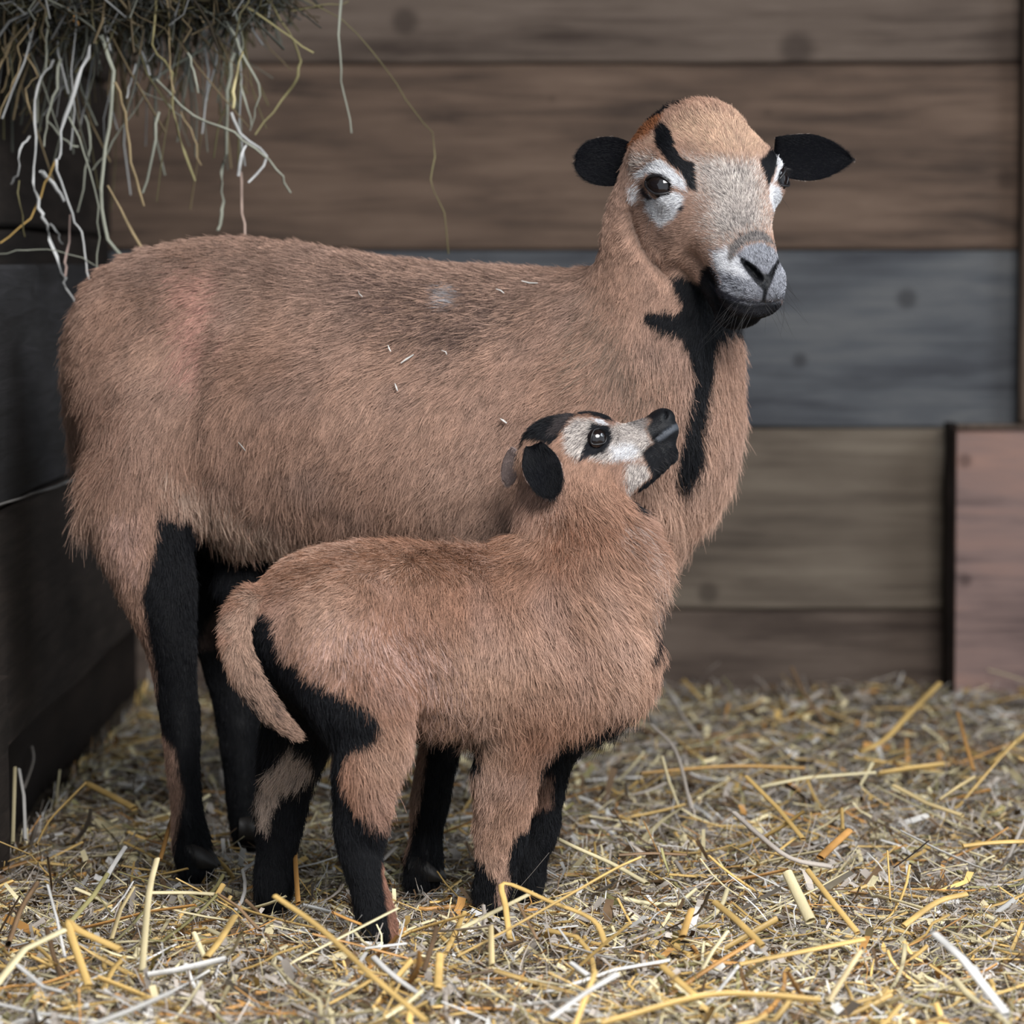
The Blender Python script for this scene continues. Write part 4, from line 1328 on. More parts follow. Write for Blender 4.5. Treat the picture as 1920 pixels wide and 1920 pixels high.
    for (q, d, L) in [((2, 5, 0), (.1, -1, 0), .0028), ((0, 4, 1.2), (0, -1, .1), .0028), ((1.5, 2, 1.2), (.1, -1, .2), .0035), ((2.5, -1.5, 2), (.1, -1, .2), .005), ((0, -2, 3), (0, -1, .3), .007),
                      ((0, -5, 2), (0, -.9, -.4), .010), ((3, -3, 0), (.1, -.8, -.5), .007), ((2.8, 1, -2), (.1, -.7, -.6), .0055), ((2.2, 4, -2), (.1, -.8, -.5), .0035), ((2.2, 0, -4.5), (0, -.5, -.8), .010),
                      ((1.5, 4, -4), (0, -.6, -.8), .007), ((1, 6.5, -3), (0, -.6, -.8), .005), ((1.2, 7.5, -.8), (.2, -.8, -.3), .0018), ((0, 7.5, 1), (0, -1, .1), .0016), ((2, -4, -3), (0, -.3, -1), .011)]:
        pe.flow3(H(*q), Sn * d[0] + Fh * d[1] + U * d[2], L, w=0.2)
        pe.flow3(H(-q[0], q[1], q[2]), -Sn * d[0] + Fh * d[1] + U * d[2], L, w=0.2)
    skin = pe.color_at(V, base, None, pe.N) * 0.55
    link('body', mesh('lamb_body', V, Fq, color=np.clip(skin, .003, 1), mat=M_SKIN), root)

    def dens(c):
        d = np.linalg.norm(c - H(0, 2, -1), axis=1)
        return 1 + 2.6 * np.clip((0.085 - d) / 0.03, 0, 1)
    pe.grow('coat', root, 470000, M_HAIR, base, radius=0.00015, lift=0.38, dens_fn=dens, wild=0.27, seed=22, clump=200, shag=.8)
    for (c, out, up), sg in zip(eyes, (1, -1)):
        make_eye(root, c, out, up, 0.0114)
        lid_ring(root, pe, c, out, up, 0.0106, 0.0084, 0.0119, 0.0009, tilt=0.5 * sg)
    # ears hang back and down
    cin, cout = BLACK * .9, srgb(150, 116, 102)
    ea = make_ear(root, P(1000, 832, 3.750), P(1034, 928, 3.738), np.array([.22, -1.0, 0.1]), 0.0195, 0.010, cin, srgb(180, 154, 144), hair=9000, hl=.005, seed=7, base_w=.42)
    make_ear(root, P(968, 850, 3.860), P(945, 905, 3.880), np.array([-.7, -.5, 0.1]), 0.016, 0.006, srgb(170, 150, 144), cout, hair=4000, hl=.0035, seed=9, base_w=.7)
    for (x, y, Y, f) in ((714, 1752, 3.61, (.9, .1)), (512, 1692, 3.79, (.9, .1)), (922, 1700, 3.78, (1, .1)), (990, 1672, 3.86, (1, .1))):
        p = P(x, y, Y); p[2] = 0.003
        make_hoof(root, p, f, 0.0145)
    # whiskers and lashes; the wet lip shine is painted colour above
    rr = np.random.default_rng(14)
    roots, dirs, Ls = [], [], []
    for k in range(22):
        q = pe.hit(1235 + rr.uniform(-14, 26), 845 + rr.uniform(-18, 45))
        roots.append(q); dirs.append(Fh * rr.uniform(.1, .8) + Sn * rr.uniform(.2, .9) - U * rr.uniform(.2, .9)); Ls.append(rr.uniform(.006, .014))
    hairs('whiskers', root, roots, dirs, Ls, 0.0001, (0.1, 0.09, 0.085), 13)
    roots, dirs, Ls = [], [], []
    c, out, up = eyes[0]; s = np.cross(up, out)
    for k in range(22):
        t = (k / 21 - .5) * 1.7
        roots.append(c + s * 0.0085 * math.sin(t) + up * 0.0058 * math.cos(t) + out * 0.0095)
        dirs.append(out * .9 + s * .5 * math.sin(t) + up * .1); Ls.append(rr.uniform(.003, .006))
    hairs('eyelashes', root, roots, dirs, Ls, 0.0001, (0.02, 0.018, 0.018), 18, sag=.1)
    return root, pe


lamb, lamb_pelt = build_lamb()
#STRAW
# ================================================================== STRAW AND HAY
M_STRAW = mat_attr('straw', rough=0.42, spec=0.4, bump=(420, 0.0006))
M_HAY = mat_attr('dry_hay', rough=0.7, spec=0.2)
GOLD, PALE, GREYT, BROWNS, ORNG, WHT = srgb(204, 170, 106), srgb(216, 202, 162), srgb(172, 162, 152), srgb(112, 90, 68), srgb(186, 138, 80), srgb(206, 203, 198)
OLIVE = srgb(150, 142, 98)


def batch_tubes(pts, rads, ns, flat, cols, jitter=0.12, rs=RNG, ribbon=False):
    """pts (N,K,3), rads (N,K), cols (N,3) -> V, F, C of N thin stalks"""
    Nn, K, _ = pts.shape
    tg = unit(np.gradient(pts, axis=1))
    up = unit(rs.normal(0, 0.5, (Nn, 1, 3)) + np.array([0, 0, 1.0]))
    s = unit(np.cross(tg, up)); w = np.cross(s, tg)
    if ribbon:
        ang = np.array([0, math.pi]); ns = 2
    else:
        ang = np.arange(ns) / ns * 2 * math.pi
    V = pts[:, :, None] + rads[:, :, None, None] * (np.cos(ang)[None, None, :, None] * s[:, :, None] + flat * np.sin(ang)[None, None, :, None] * w[:, :, None])
    V = V.reshape(-1, 3)
    base = (np.arange(Nn) * K * ns)[:, None, None]
    i = np.arange(K - 1)[None, :, None] * ns
    j = np.arange(1 if ribbon else ns)[None, None, :]
    jn = (j + 1) % ns
    Fq = np.stack([base + i + j, base + i + jn, base + i + ns + jn, base + i + ns + j], -1).reshape(-1, 4)
    ph, fr = rs.uniform(0, 6.28, (Nn, 1)), rs.uniform(2, 7, (Nn, 1))
    lon = 1 + 0.16 * np.sin(ph + fr * np.linspace(0, 1, K)[None])
    C = np.repeat(cols, K * ns, 0) * (lon.reshape(-1, 1) + rs.normal(0, jitter, (Nn * K, 1))).repeat(ns, 0)
    return V, Fq, np.clip(C, 0.004, 1)


def scatter(n, y0=3.0, y1=5.95, margin=1.12, power=1.6, rs=RNG):
    """floor positions, denser where the photograph looks closer"""
    u = rs.random(n)
    py = 1262 + (1960 - 1262) * u ** (1 / 1.25)
    Y = np.clip(F_PX * CAM_H / (py - 500), y0, y1) + rs.normal(0, .02, n)
    X = (rs.random(n) * 2 - 1) * 960 / F_PX * Y * margin
    X = np.maximum(X, -0.57 + 0.01)
    return X, np.minimum(Y, 5.97)


def stalks(n, Lr, Rr, K, zr, pitch, kink, cols, probs, rs):
    X, Y = scatter(n, rs=rs)
    L = rs.uniform(*Lr, n) * rs.uniform(.6, 1, n)
    az = rs.uniform(0, 2 * math.pi, n)
    pt = rs.normal(0, pitch, n)
    d = np.stack([np.cos(az) * np.cos(pt), np.sin(az) * np.cos(pt), np.sin(pt)], 1)
    t = np.linspace(-.5, .5, K)
    z0 = floor_h(X, Y) + rs.uniform(*zr, n)
    c = np.stack([X, Y, z0 + np.abs(np.sin(pt)) * L * .42], 1)
    pts = c[:, None] + d[:, None] * (t[None, :, None] * L[:, None, None])
    # kinks: turn the stalk at one inner point
    steps = np.diff(pts, axis=1)
    for k in range(1, K - 1):
        m = rs.random(n) < kink
        R = rs.normal(0, .55, (n, 3)) * m[:, None]
        R[:, 2] *= .5
        steps[:, k:] += R[:, None] * (L / (K - 1))[:, None, None]
    curl = rs.normal(0, .10, (n, 3)); curl[:, 2] *= .5
    steps = steps + curl[:, None] * (L / (K - 1))[:, None, None] * np.arange(K - 1)[None, :, None]
    pts = np.concatenate([pts[:, :1], pts[:, :1] + np.cumsum(steps, 1)], 1)
    gr = floor_h(pts[..., 0].ravel(), pts[..., 1].ravel()).reshape(n, K) + 0.001
    pts[..., 2] = np.maximum(pts[..., 2], gr)
    pts[..., 0] = np.maximum(pts[..., 0], -0.56)
    pts[..., 1] = np.minimum(pts[..., 1], np.where(pts[..., 0] > 0.64, 5.82, 5.97))
    r = rs.uniform(*Rr, n)[:, None] * np.linspace(1, .8, K)[None]
    ci = rs.choice(len(cols), n, p=probs)
    C = np.array(cols)[ci] * rs.uniform(.62, 1.18, (n, 1))
    return pts, r, C


PAL = [GOLD, PALE, GREYT, BROWNS, ORNG, WHT, OLIVE]
# fine trodden hay and chaff: nobody could count it
rs = np.random.default_rng(41)
parts = []
pts, r, C = stalks(80000, (.015, .06), (.0003, .0009), 6, (0, .020), .30, .6, PAL, [.04, .12, .50, .18, .02, .10, .04], rs)
parts.append(batch_tubes(pts, r, 2, 1, C, rs=rs, ribbon=True))
pts, r, C = stalks(15000, (.012, .055), (.0014, .0052), 4, (0, .019), .35, .35, PAL, [.10, .18, .40, .16, .03, .10, .03], rs)
parts.append(batch_tubes(pts, r, 2, 1, C, rs=rs, ribbon=True))
Vs, Fs, Cs, o = [], [], [], 0
for V_, F_, C_ in parts:
    Vs.append(V_); Fs.append(F_ + o); Cs.append(C_); o += len(V_)
h = link('hay_litter', mesh('hay_litter', np.concatenate(Vs), np.concatenate(Fs), color=np.concatenate(Cs), mat=M_HAY))
tag(h, 'fine grey-brown trodden hay and chaff covering the barn floor', 'hay litter', kind='stuff')
# coarse straw, the mass of it
rs = np.random.default_rng(42)
pts, r, C = stalks(4200, (.03, .14), (.0012, .0034), 6, (.002, .023), .15, .16, PAL, [.34, .20, .16, .12, .08, .04, .06], rs)
V_, F_, C_ = batch_tubes(pts, r, 5, .42, C, rs=rs)
o = link('straw_bedding', mesh('straw_bedding', V_, F_, color=C_, mat=M_STRAW))
tag(o, 'golden and pale straw bedding strewn over the barn floor', 'straw', kind='stuff')
# the 240 large loose stalks nearest the viewer, each its own thing
rs = np.random.default_rng(43)
names = {0: ('golden straw stalk lying loose on the bedding', 'golden loose straw stalks'), 1: ('pale cream straw stalk lying loose on the bedding', 'pale loose straw stalks'),
         2: ('orange-brown straw stalk lying loose on the bedding', 'orange loose straw stalks'), 3: ('whitish straw stalk lying loose on the bedding', 'whitish loose straw stalks')}
pts, r, C = stalks(900, (.05, .17), (.0018, .0036), 6, (.012, .026), .20, .16, [GOLD, PALE, ORNG, WHT], [.46, .26, .14, .14], rs)
LAMB_FEET = [(712, 1760), (512, 1700), (925, 1706), (990, 1690), (366, 1650), (792, 1680)]
keep = []
for i in range(len(pts)):
    c = pts[i].mean(0)
    q = c - np.array([0, 0, CAM_H]); dep = q[1] * CP - q[2] * SP
    px = 960 + q[0] / dep * F_PX; py = 960 - (q[1] * SP + q[2] * CP) / dep * F_PX
    if py > 1330 and 0 < px < 1920 and not (470 < px < 1060 and py < 1690) and not (290 < px < 520 and py < 1620):
        keep.append((-py + rs.normal(0, 120), i))
keep = [i for _, i in sorted(keep)[:240]]
for i in keep:
    V_, F_, C_ = batch_tubes(pts[i:i + 1], r[i:i + 1], 7, .5, C[i:i + 1], rs=rs)
    ci = int(np.argmin([np.linalg.norm(C[i] / C[i].max() - q / q.max()) for q in (GOLD, PALE, ORNG, WHT)]))
    o = link('straw_stalk', mesh('straw_stalk', V_, F_, color=C_, mat=M_STRAW))
    q = pts[i].mean(0) - np.array([0, 0, CAM_H]); dep = q[1] * CP - q[2] * SP
    qx = 960 + q[0] / dep * F_PX; qy = 960 - (q[1] * SP + q[2] * CP) / dep * F_PX
    if qy > 1790: reg = 'in the foreground ' + ('at the lower left' if qx < 480 else 'below the lamb' if qx < 960 else 'right of centre' if qx < 1440 else 'at the lower right')
    elif qx < 480: reg = 'between the left wall and the lamb'
    elif qx < 1060: reg = 'around the lamb\'s feet'
    elif qy > 1600: reg = 'right of the lamb, nearer the viewer'
    else: reg = 'right of the lamb, toward the back wall'
    lng = float(np.linalg.norm(np.diff(pts[i], axis=0), axis=1).sum())
    sz = 'long' if lng > .10 else 'short'
    cn = ('golden', 'pale cream', 'orange-brown', 'whitish')[ci]
    tag(o, '%s %s loose straw stalk %s' % (sz, cn, reg), 'straw', group='%s %s loose straw stalks %s' % (sz, cn, reg))

# stalks that stand out one by one
ACC = [
 ('orange straw stalk rising in front of the ewe\'s near hind foot', ORNG, 9, [(359, 1487), (327, 1525), (300, 1612)]),
 ('tall tan straw stalk leaning upright left of the ewe\'s hind hoof', PALE * .85 + GOLD * .1, 15, [(294, 1611), (279, 1677), (266, 1822)]),
 ('thick cream straw tube lying across below the ewe\'s hind hoof', PALE, 15, [(285, 1674), (356, 1674), (405, 1677)]),
 ('thin white stalk standing at the lower left', WHT, 7, [(89, 1659), (107, 1724), (122, 1795)]),
 ('broad brown straw blade leaning at the far lower left', BROWNS * 1.2, 22, [(68, 1659), (39, 1706), (15, 1772)]),
 ('golden straw folded into a V at the lower left', GOLD, 17, [(166, 1849), (128, 1733), (150, 1746), (226, 1781)]),
 ('flat white straw blade lying below the ewe and lamb at the left', WHT, 16, [(276, 1828), (327, 1820), (422, 1798)]),
 ('short wide golden blade left of the lamb\'s hoof', GOLD * .9, 18, [(440, 1718), (410, 1766), (386, 1796)]),
 ('light gold straw piece standing beside the V-folded stalk', PALE * .6 + GOLD * .4, 12, [(250, 1665), (226, 1706), (208, 1763)]),
 ('olive straw stalk slanting behind the V-folded stalk', OLIVE, 10, [(202, 1638), (175, 1680), (131, 1730)]),
 ('short whitish stalk leaning above the olive one', WHT, 10, [(235, 1588), (214, 1620), (199, 1646)]),
 ('large cream blade at the left edge of the bedding', PALE, 22, [(-10, 1850), (45, 1781), (119, 1745)]),
 ('white stalk lying in the lower left corner', WHT, 16, [(33, 1810), (83, 1852), (119, 1861)]),
 ('tan stalk slanting down left of the lamb\'s far hind foot', BROWNS * 1.6, 12, [(410, 1677), (446, 1700), (487, 1745)]),
 ('long blurred yellow stalk running down in the foreground below the lamb', GOLD, 14, [(515, 1680), (600, 1740), (700, 1832), (800, 1915)]),
 ('short square-cut orange straw stub standing between the lamb\'s hind feet', ORNG, 12, [(553, 1600), (556, 1650), (559, 1694)]),
 ('golden stalk slanting along the left wall', GOLD * .8, 9, [(160, 1469), (128, 1501), (92, 1540), (68, 1585)]),
 ('dull gold straw blade left of the ewe\'s hind leg', GOLD * .7, 18, [(163, 1469), (208, 1492), (252, 1516)]),
 ('pale stalk standing upright against the left wall', PALE * .8, 8, [(28, 1439), (26, 1510), (24, 1580)]),
 ('whitish bent stalk standing against the left wall', WHT * .85, 8, [(36, 1442), (45, 1493), (48, 1575)]),
 ('thin grey stalk leaning on the left wall post', GREYT, 6, [(59, 1400), (62, 1427), (45, 1478)]),
 ('yellow stalk folded into an arch in front of the lamb\'s fore feet', GOLD, 13, [(956, 1762), (948, 1700), (945, 1656), (1030, 1690), (1112, 1725), (1137, 1775)]),
 ('long golden stalk lying diagonally in front of the lamb\'s fore feet', GOLD, 11, [(856, 1794), (956, 1741), (1050, 1688), (1150, 1631), (1200, 1608)]),
 ('dark brown stalk standing below the lamb', BROWNS * .6, 11, [(819, 1738), (809, 1775), (794, 1822)]),
 ('wide golden stub standing in the foreground below the lamb', GOLD, 18, [(825, 1789), (823, 1820), (821, 1855)]),
 ('pale gold stub standing left of the arched yellow stalk', PALE * .6 + GOLD * .4, 15, [(920, 1738), (921, 1775), (922, 1811)]),
 ('thick pale greenish stalk pointing at the lamb\'s far fore foot', PALE * .95, 16, [(1030, 1565), (1081, 1590), (1150, 1621), (1214, 1657)]),
 ('tan stalk leaning beside the arched yellow stalk', BROWNS * 1.5, 10, [(972, 1695), (990, 1730), (1009, 1764)]),
 ('blurred white stalk at the bottom centre', WHT * .9, 20, [(1028, 1912), (1097, 1862), (1155, 1828)]),
 ('flat white straw blade lying under the lamb\'s near hind hoof', WHT, 10, [(684, 1778), (720, 1774), (762, 1769)]),
 ('small white leaf tip right of the lamb\'s feet', WHT, 16, [(1072, 1806), (1088, 1818), (1105, 1830)]),
 ('golden jointed stalk rising steeply right of the lamb', GOLD, 12, [(1399, 1456), (1459, 1516), (1506, 1573)]),
 ('grey papery leaf in the middle right of the bedding', GREYT * 1.2, 18, [(1378, 1525), (1425, 1567), (1484, 1610), (1561, 1625)]),
 ('short orange cut straw pointing up right of the grey leaf', ORNG, 17, [(1593, 1557), (1565, 1582), (1538, 1608)]),
 ('golden stalk slanting down right of the thick cream tube', GOLD, 12, [(1514, 1631), (1560, 1690), (1608, 1749)]),
 ('thick cream straw tube slanting below the grey leaf', PALE, 22, [(1476, 1636), (1496, 1678), (1520, 1727)]),
 ('olive gold stalk slanting down below the grey leaf', GOLD * .75, 14, [(1339, 1691), (1384, 1728), (1430, 1774)]),
 ('long golden stalk lying along the bottom edge at the right', GOLD, 16, [(1126, 1920), (1314, 1868), (1430, 1866), (1540, 1876)]),
 ('blurred cream stalk slanting in the right foreground', PALE * .7 + ORNG * .3, 19, [(1612, 1785), (1582, 1832), (1551, 1882)]),
 ('large whitish stalk at the lower right corner', WHT * .9, 20, [(1753, 1751), (1805, 1798), (1888, 1903)]),
 ('golden stalk bent over at the lower right', GOLD, 14, [(1694, 1736), (1758, 1691), (1813, 1676)]),
 ('long orange-gold stalk lying flat right of the lamb\'s chest', ORNG * .6 + GOLD * .4, 13, [(1202, 1450), (1365, 1437), (1510, 1441)]),
 ('long cream stalk lying across the right of the bedding', PALE, 9, [(1425, 1475), (1510, 1458), (1642, 1448)]),
 ('curved golden stalk rising toward the short reddish board', GOLD * .9, 13, [(1612, 1411), (1659, 1386), (1702, 1341), (1762, 1281)]),
 ('orange stalk with a pale tip standing near the right edge', ORNG * .8, 10, [(1796, 1337), (1810, 1390), (1826, 1445)]),
 ('thin tan stalk leaning in front of the back wall', BROWNS * 1.4, 8, [(1484, 1251), (1506, 1298), (1548, 1358)]),
 ('thin grey stalk leaning right of the lamb\'s chest', GREYT, 7, [(1241, 1277), (1284, 1349), (1313, 1384)]),
 ('thin pale bent stalk standing right of the lamb\'s fore legs', GREYT * 1.1, 7, [(1220, 1358), (1267, 1409), (1296, 1518)]),
 ('short golden stalk lying right of the long cream stalk', GOLD, 14, [(1647, 1450), (1710, 1440), (1770, 1433)]),
 ('light gold blade slanting down at the right', PALE * .5 + GOLD * .5, 14, [(1676, 1473), (1740, 1507), (1805, 1529)]),
 ('short pale gold stalk right of the light gold blade', PALE * .5 + GOLD * .5, 11, [(1760, 1501), (1793, 1478), (1826, 1458)]),
 ('yellow stalk standing nearly upright in the right of the bedding', GOLD * 1.05, 8, [(1664, 1597), (1667, 1640), (1669, 1689)]),
 ('yellowish stalk lying at the right edge', GOLD, 14, [(1805, 1586), (1860, 1580), (1935, 1577)]),
 ('golden stalk rising off the right edge', GOLD * .9, 10, [(1864, 1428), (1895, 1400), (1930, 1370)]),
 ('tan stalk lying level right of the lamb\'s fore feet', BROWNS * 1.5, 10, [(1160, 1603), (1225, 1600), (1288, 1603)]),
 ('long golden stalk lying under the olive gold one', GOLD * .95, 14, [(1386, 1808), (1500, 1785), (1621, 1761)]),
 ('golden stalk slanting near the bottom edge right of the lamb', GOLD * .85, 16, [(1241, 1811), (1270, 1838), (1305, 1868)]),
 ('short wide orange-gold stub right of the arched stalk', ORNG * .4 + GOLD * .6, 18, [(1296, 1706), (1288, 1730), (1279, 1757)]),
 ('tiny golden stub standing above the orange cut straw', GOLD * .8, 8, [(1578, 1516), (1579, 1535), (1580, 1556)]),
 ('thin black twig right of the grey leaf', srgb(40, 34, 32), 3.5, [(1676, 1627), (1705, 1606), (1742, 1576)]),
]
rs = np.random.default_rng(44)
for lab, colr, w, pp in ACC:
    ylow = max(q[1] for q in pp)
    Yb = ground_Y(ylow, 0.016)
    q3 = []
    for (x, y) in pp:
        Yi = Yb + 0.35 * (ground_Y(max(y, 1265), 0.02) - Yb)
        q3.append([*P(x, y, min(Yi, 5.8)), 0])
    C4 = catmull(np.array(q3)[:, :3], 4) if len(q3) > 3 or rs.random() < .4 else np.array(q3)[:, :3]
    if len(C4) == 3:
        C4 = np.array([C4[0], (C4[0] + C4[1]) / 2, C4[1], (C4[1] + C4[2]) / 2, C4[2]])
    rr_ = w * .5 * Yb / F_PX
    rad = rr_ * np.linspace(.92, 1.0, len(C4))
    V_, F_, C_ = batch_tubes(C4[None], rad[None], 8, .5, np.array([colr]) * 1.0, rs=rs, jitter=.07)
    o = link('twig' if 'twig' in lab else 'straw_stalk', mesh('straw_stalk', V_, F_, color=C_, mat=M_STRAW))
    tag(o, lab, 'twig' if 'twig' in lab else 'straw')

# ---- hay hanging from the rack above the corner; coordinates in the 650 px corner crop (x 2.954)
K3 = 650 / 1920
HG, HT, HW, HO = srgb(144, 145, 132), srgb(146, 128, 98), srgb(198, 198, 196), srgb(128, 120, 86)
HAY = [
 (HT, 26, [(150, -60), (90, 120), (40, 300), (-30, 420)]), (HG, 16, [(245, -40), (262, 90), (265, 150), (250, 380)]), (HT, 12, [(420, -50), (340, 130), (275, 250)]),
 (HT, 14, [(170, -40), (200, 60), (180, 140), (100, 250), (110, 370), (60, 500), (-10, 660)]), (HW * .85, 16, [(540, -60), (590, 180), (612, 280)]),
 (HW, 28, [(660, -60), (740, 180), (825, 430)]), (HW * .85, 22, [(300, 330), (230, 430), (200, 560), (195, 760), (190, 1000), (215, 1150), (250, 1250), (340, 1500), (370, 1600), (470, 1790)]),
 (HW * .9, 26, [(500, 250), (440, 430), (360, 650), (330, 850), (320, 930), (400, 1180), (450, 1290), (480, 1450), (497, 1620)]), (HG, 22, [(330, 330), (310, 480), (270, 650), (235, 810)]),
 (HW, 34, [(222, 945), (290, 1020), (352, 1115)]), (srgb(150, 130, 122), 18, [(390, 1190), (370, 1400), (365, 1530)]), (HG, 20, [(380, 640), (470, 850), (540, 1150), (535, 1400), (510, 1620)]),
 (HG, 24, [(560, 190), (620, 400), (600, 700), (560, 1050), (600, 1320), (725, 1460)]), (HT, 20, [(630, 460), (690, 620), (730, 900), (800, 1145)]), (HT, 22, [(600, 1030), (700, 1220), (800, 1440)]),
 (HW * .9, 20, [(755, 350), (725, 460), (700, 540)]), (HO, 22, [(870, 20), (850, 240), (940, 400), (960, 600), (1000, 760), (1085, 995)]),
 (HG * 1.15, 24, [(860, 440), (1080, 640), (1290, 730), (1460, 860), (1530, 930), (1600, 1065)]), (HT, 14, [(925, -30), (940, 250), (945, 400), (970, 520)]), (HT, 18, [(920, -40), (1050, 60), (1135, 125)]),
 (HG, 16, [(820, -30), (1060, 50), (1240, 100), (1330, 270), (1430, 480), (1420, 600), (1390, 720)]), (srgb(196, 184, 140), 22, [(1342, 285), (1300, 450), (1290, 605)]),
 (HW * .9, 18, [(1290, 625), (1330, 740), (1480, 870), (1375, 1005)]), (HG, 16, [(1325, 420), (1360, 560), (1392, 700)]), (HG, 22, [(1240, -40), (1330, 150), (1345, 285)]),
 (HO, 18, [(1450, -50), (1600, 170), (1660, 340), (1640, 440), (1560, 560), (1410, 745)]), (HO, 20, [(1340, 20), (1560, 170), (1732, 292)]), (HW * .9, 22, [(1365, 790), (1330, 880), (1308, 975)]),
 (srgb(168, 146, 134), 18, [(1328, 950), (1335, 1130), (1352, 1300)]), (HG * 1.1, 22, [(1290, 290), (1260, 500), (1255, 850), (1230, 1000), (1230, 1160), (1215, 1280)]), (HT * .8, 14, [(1000, 620), (1070, 760), (1112, 915)]),
 (HO * .9, 11, [(1600, -60), (1890, 110), (2130, 380), (2300, 620), (2416, 800), (2390, 1000), (2452, 1180), (2490, 1400)]), (HG * .9, 20, [(1890, -40), (1880, 300), (1900, 520), (1950, 740)]),
 (HW * .8, 14, [(170, 760), (110, 830), (90, 960), (55, 1025)]), (srgb(184, 152, 92), 12, [(305, 885), (240, 1020), (160, 1210), (-10, 1345)]), (HO * .8, 10, [(95, 990), (120, 1200), (138, 1310)]),
 (HT, 10, [(125, 300), (220, 410), (150, 470), (150, 560), (192, 645)]), (HG, 12, [(-10, 1412), (150, 1385), (330, 1390), (500, 1460), (660, 1535)]), (HG, 14, [(270, 670), (340, 760), (430, 820)]),
 (HG * .8, 14, [(800, 520), (620, 790), (515, 940)]), (ORNG, 24, [(375, 50), (402, 90), (435, 138)]), (HG * .8, 12, [(750, 480), (900, 560), (1005, 645)]), (HG * .7, 18, [(870, 620), (850, 850), (785, 1065)]),
 (HG, 12, [(1045, 290), (1065, 390), (1092, 510)]), (HO * .9, 12, [(1620, 60), (1780, 40), (1930, 10)]), (HT * .8, 14, [(0, 520), (60, 380), (115, 180)]), (HG * .8, 12, [(480, 640), (500, 820), (430, 1180)]),
 (HW * .7, 12, [(280, 1240), (320, 1290), (345, 1360)]), (HG * .9, 12, [(640, 1430), (690, 1440), (730, 1470)]), (HT * .9, 14, [(60, 480), (100, 420), (160, 300)]),
]
hl_special = {5: 'broad white hay blade hanging straight from the hay mass', 7: 'long white jointed hay stalk hanging to the ewe\'s rump', 31: 'long thin hay stalk hanging alone in front of the back wall over the ewe\'s back',
              32: 'grey hay stalk hanging singly right of the hay mass', 34: 'thin yellow hay stalk bending to the left edge', 37: 'thin pale hay stalk lying level over the dark left board edge',
              40: 'small bright orange hay blade in the dark hay mass', 17: 'long pale hay stalk slanting down to the right out of the hay', 25: 'curved olive hay stalk arching out at the right of the hay'}
rs = np.random.default_rng(45)
for i, (colr, w, pp) in enumerate(HAY):
    Y0 = 4.42 + rs.uniform(-.04, .10)
    q = [P(x * K3, y * K3, Y0 + rs.uniform(-.012, .012)) for x, y in pp]
    for a in q: a[0] = max(a[0], -0.632)
    C4 = catmull(np.array(q), 3)
    C4 += rs.normal(0, .0012, C4.shape)
    rad = w * K3 * .5 * Y0 / F_PX * 1.0 * np.linspace(1, .8, len(C4))
    V_, F_, C_ = batch_tubes(C4[None], rad[None], 7, .5, np.array([colr]), rs=rs, jitter=.1)
    o = link('hay_stalk', mesh('hay_stalk', V_, F_, color=C_, mat=M_HAY))
    if i in hl_special: tag(o, hl_special[i], 'hay')
    else:
        kd = ('grey-green', HG), ('tan', HT), ('whitish', HW), ('olive', HO)
        nm = kd[int(np.argmin([np.linalg.norm(colr / max(colr) - k[1] / max(k[1])) for k in kd]))][0]
        mx_, my_ = np.mean([a[0] for a in pp]) * K3, np.mean([a[1] for a in pp]) * K3
        where = ('by the left edge' if mx_ < 75 else 'over the ewe\'s rump' if mx_ < 240 else 'in the middle of the tangle' if mx_ < 390 else 'at the right of the tangle')
        hgt = 'high in the hay ' if my_ < 90 else 'low ' if my_ > 260 else ''
        ln = 'thick' if w >= 20 else 'thin'
        tag(o, '%s %s hay stalk hanging %s%s' % (ln, nm, hgt, where), 'hay', group='%s %s hay stalks %s%s' % (ln, nm, hgt, where))
# the tangled mass of hay itself
n = 6000
x = rs.uniform(-140, 540, n); y = 40 - 840 * rs.random(n) ** 1.7 - np.abs(x - 200) * .14  # upper hay, out of view, added to shade the wall
Yh = rs.uniform(4.36, 4.78, n)
c = np.array([P(a, b2, d) for a, b2, d in zip(x, y, Yh)])
az = rs.uniform(0, 2 * math.pi, n); pt = rs.normal(-.5, .7, n)
d = np.stack([np.cos(az) * np.cos(pt), np.sin(az) * np.cos(pt) * .5, np.sin(pt)], 1)
L = rs.uniform(.04, .14, n)
t = np.linspace(-.5, .5, 5)
pts = c[:, None] + d[:, None] * t[None, :, None] * L[:, None, None] + rs.normal(0, .006, (n, 5, 3))
n2 = 260
x = rs.uniform(-20, 470, n2); top = rs.uniform(-60, 40, n2); bot = rs.uniform(60, 400, n2) * rs.uniform(.4, 1, n2)
Y2 = rs.uniform(4.45, 4.8, n2)
dx = rs.normal(0, 45, n2)
pt2 = np.array([[P(x[i] + dx[i] * (q + .4 * q * q) + rs.normal(0, 5), top[i] + (bot[i] - top[i]) * q, Y2[i]) for q in np.linspace(0, 1, 5)] for i in range(n2)])
pts = np.concatenate([pts, pt2])
pts[..., 0] = np.maximum(pts[..., 0], -0.635)
r = rs.uniform(.0008, .0022, n + n2)[:, None] * np.ones((1, 5))
C = np.array([HG, HT, HO, HW])[rs.choice(4, n + n2, p=[.32, .3, .26, .12])] * np.concatenate([rs.uniform(.10, .42, (n, 1)) ** 1.3, rs.uniform(.3, .7, (n2, 1))])  # shade inside the hay painted in by darkening the strand colours
V_, F_, C_ = batch_tubes(pts, r, 4, .6, C, rs=rs)
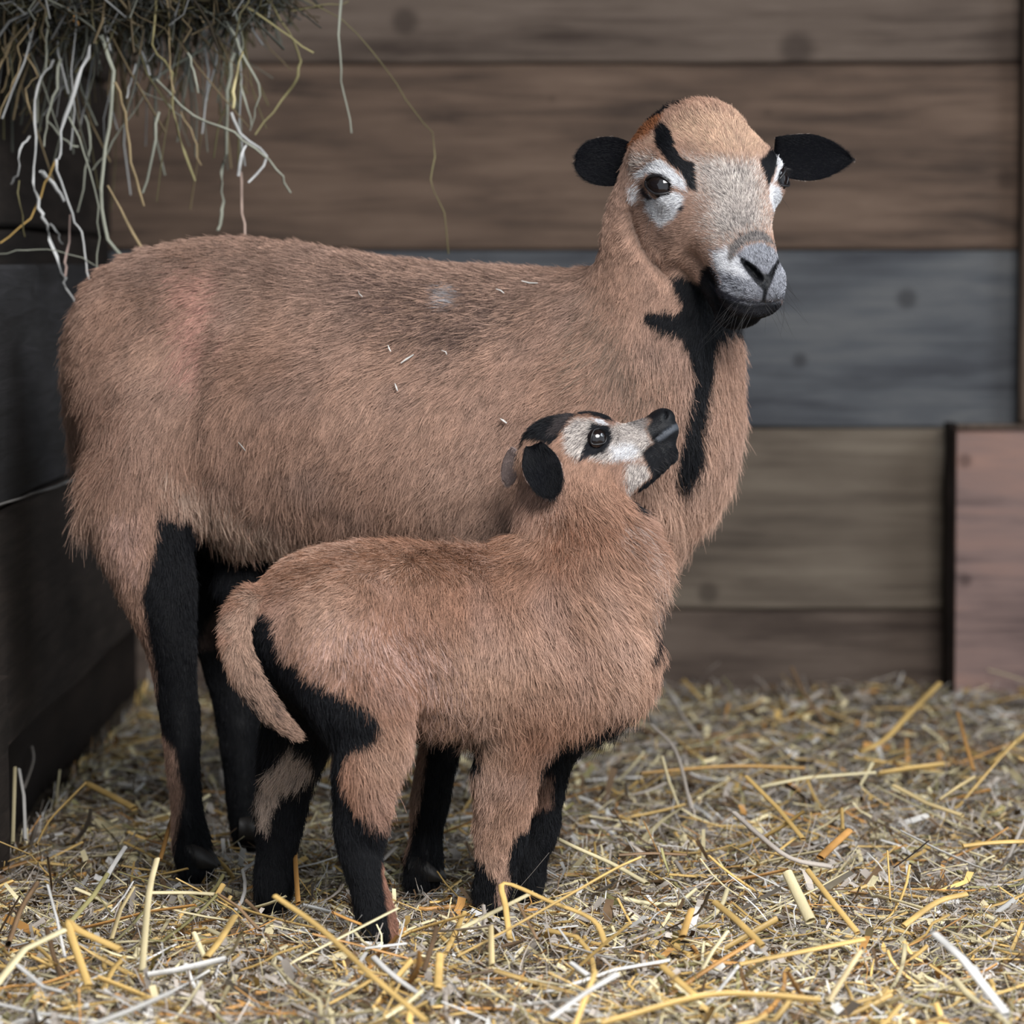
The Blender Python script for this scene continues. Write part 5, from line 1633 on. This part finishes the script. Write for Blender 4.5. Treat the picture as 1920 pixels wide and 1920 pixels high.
# lumpy core added to block light; its dark colour paints shade between strands
cV, cF = uvsphere(np.zeros(3), (1, 1, 1), None, 40, 30)
cc = P(225, -400, 4.62)
cV = cV * np.array([.235, .12, .29]) * (1 + .12 * vnoise(cV, 3, 9) + .07 * vnoise(cV, 8, 8))[:, None] + cc
cV[:, 0] = np.maximum(cV[:, 0], -0.62)
hay_shade_core = (cV, cF)
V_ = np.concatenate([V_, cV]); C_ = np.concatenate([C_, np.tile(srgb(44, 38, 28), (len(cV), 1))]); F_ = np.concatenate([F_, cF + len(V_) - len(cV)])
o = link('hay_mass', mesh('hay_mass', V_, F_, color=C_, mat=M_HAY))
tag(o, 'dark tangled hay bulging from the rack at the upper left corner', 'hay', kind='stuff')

# ---- wire along the left boards
q = []
for x, y in ((-30, 958), (0, 946), (40, 934), (62, 925), (100, 914), (132, 902), (180, 893)):
    Yw = 0.5585 * F_PX / (960 - x)
    q.append(P(x, y, Yw))
V_, F_, C_ = batch_tubes(catmull(np.array(q), 4)[None], np.full((1, 25), .0017), 6, 1, np.array([srgb(120, 118, 116)]), rs=rs)
tag(link('wire', mesh('wire', V_, F_, color=C_, mat=M_HAY)), 'thin grey wire running along the dark left boards behind the ewe', 'wire')

# ---- bits of chaff caught on the ewe's back
for k, (a, b2, w, lab) in enumerate([
    ((978, 530), (1008, 534), 7, 'white chaff flake on the ewe\'s withers'), ((930, 545), (945, 553), 4, 'small pale chip below the withers flake'),
    ((741, 722), (746, 736), 6, 'white seed husk on the ewe\'s flank'), ((448, 832), (462, 849), 5, 'curved grey hay bit on the ewe\'s rear flank'),
    ((752, 684), (776, 668), 4, 'thin hay bit stuck on the ewe\'s mid flank'), ((828, 660), (838, 668), 4, 'tiny pale chip on the ewe\'s flank above the lamb\'s back'),
    ((938, 788), (950, 796), 7, 'pale grey chip on the ewe beside the lamb\'s head'), ((672, 548), (680, 560), 4, 'tiny hay bit on the ewe\'s back'), ((728, 650), (733, 662), 3, 'small white hay bit on the soiled patch of the back')]):
    p0, p1 = ewe_pelt.hit(*a), ewe_pelt.hit(*b2)
    off = np.array([0, -0.0095, 0.002])
    pm = (p0 + p1) / 2 + off + rs.normal(0, .0008, 3)
    C4 = np.array([p0 + off, pm, p1 + off])
    V_, F_, C_ = batch_tubes(C4[None], (np.array([.5, 1, .6]) * w * .5 * .00055)[None], 6, .4, np.array([WHT * .9]), rs=rs)
    tag(link('chaff_bit', mesh('chaff_bit', V_, F_, color=C_, mat=M_HAY)), lab, 'chaff')
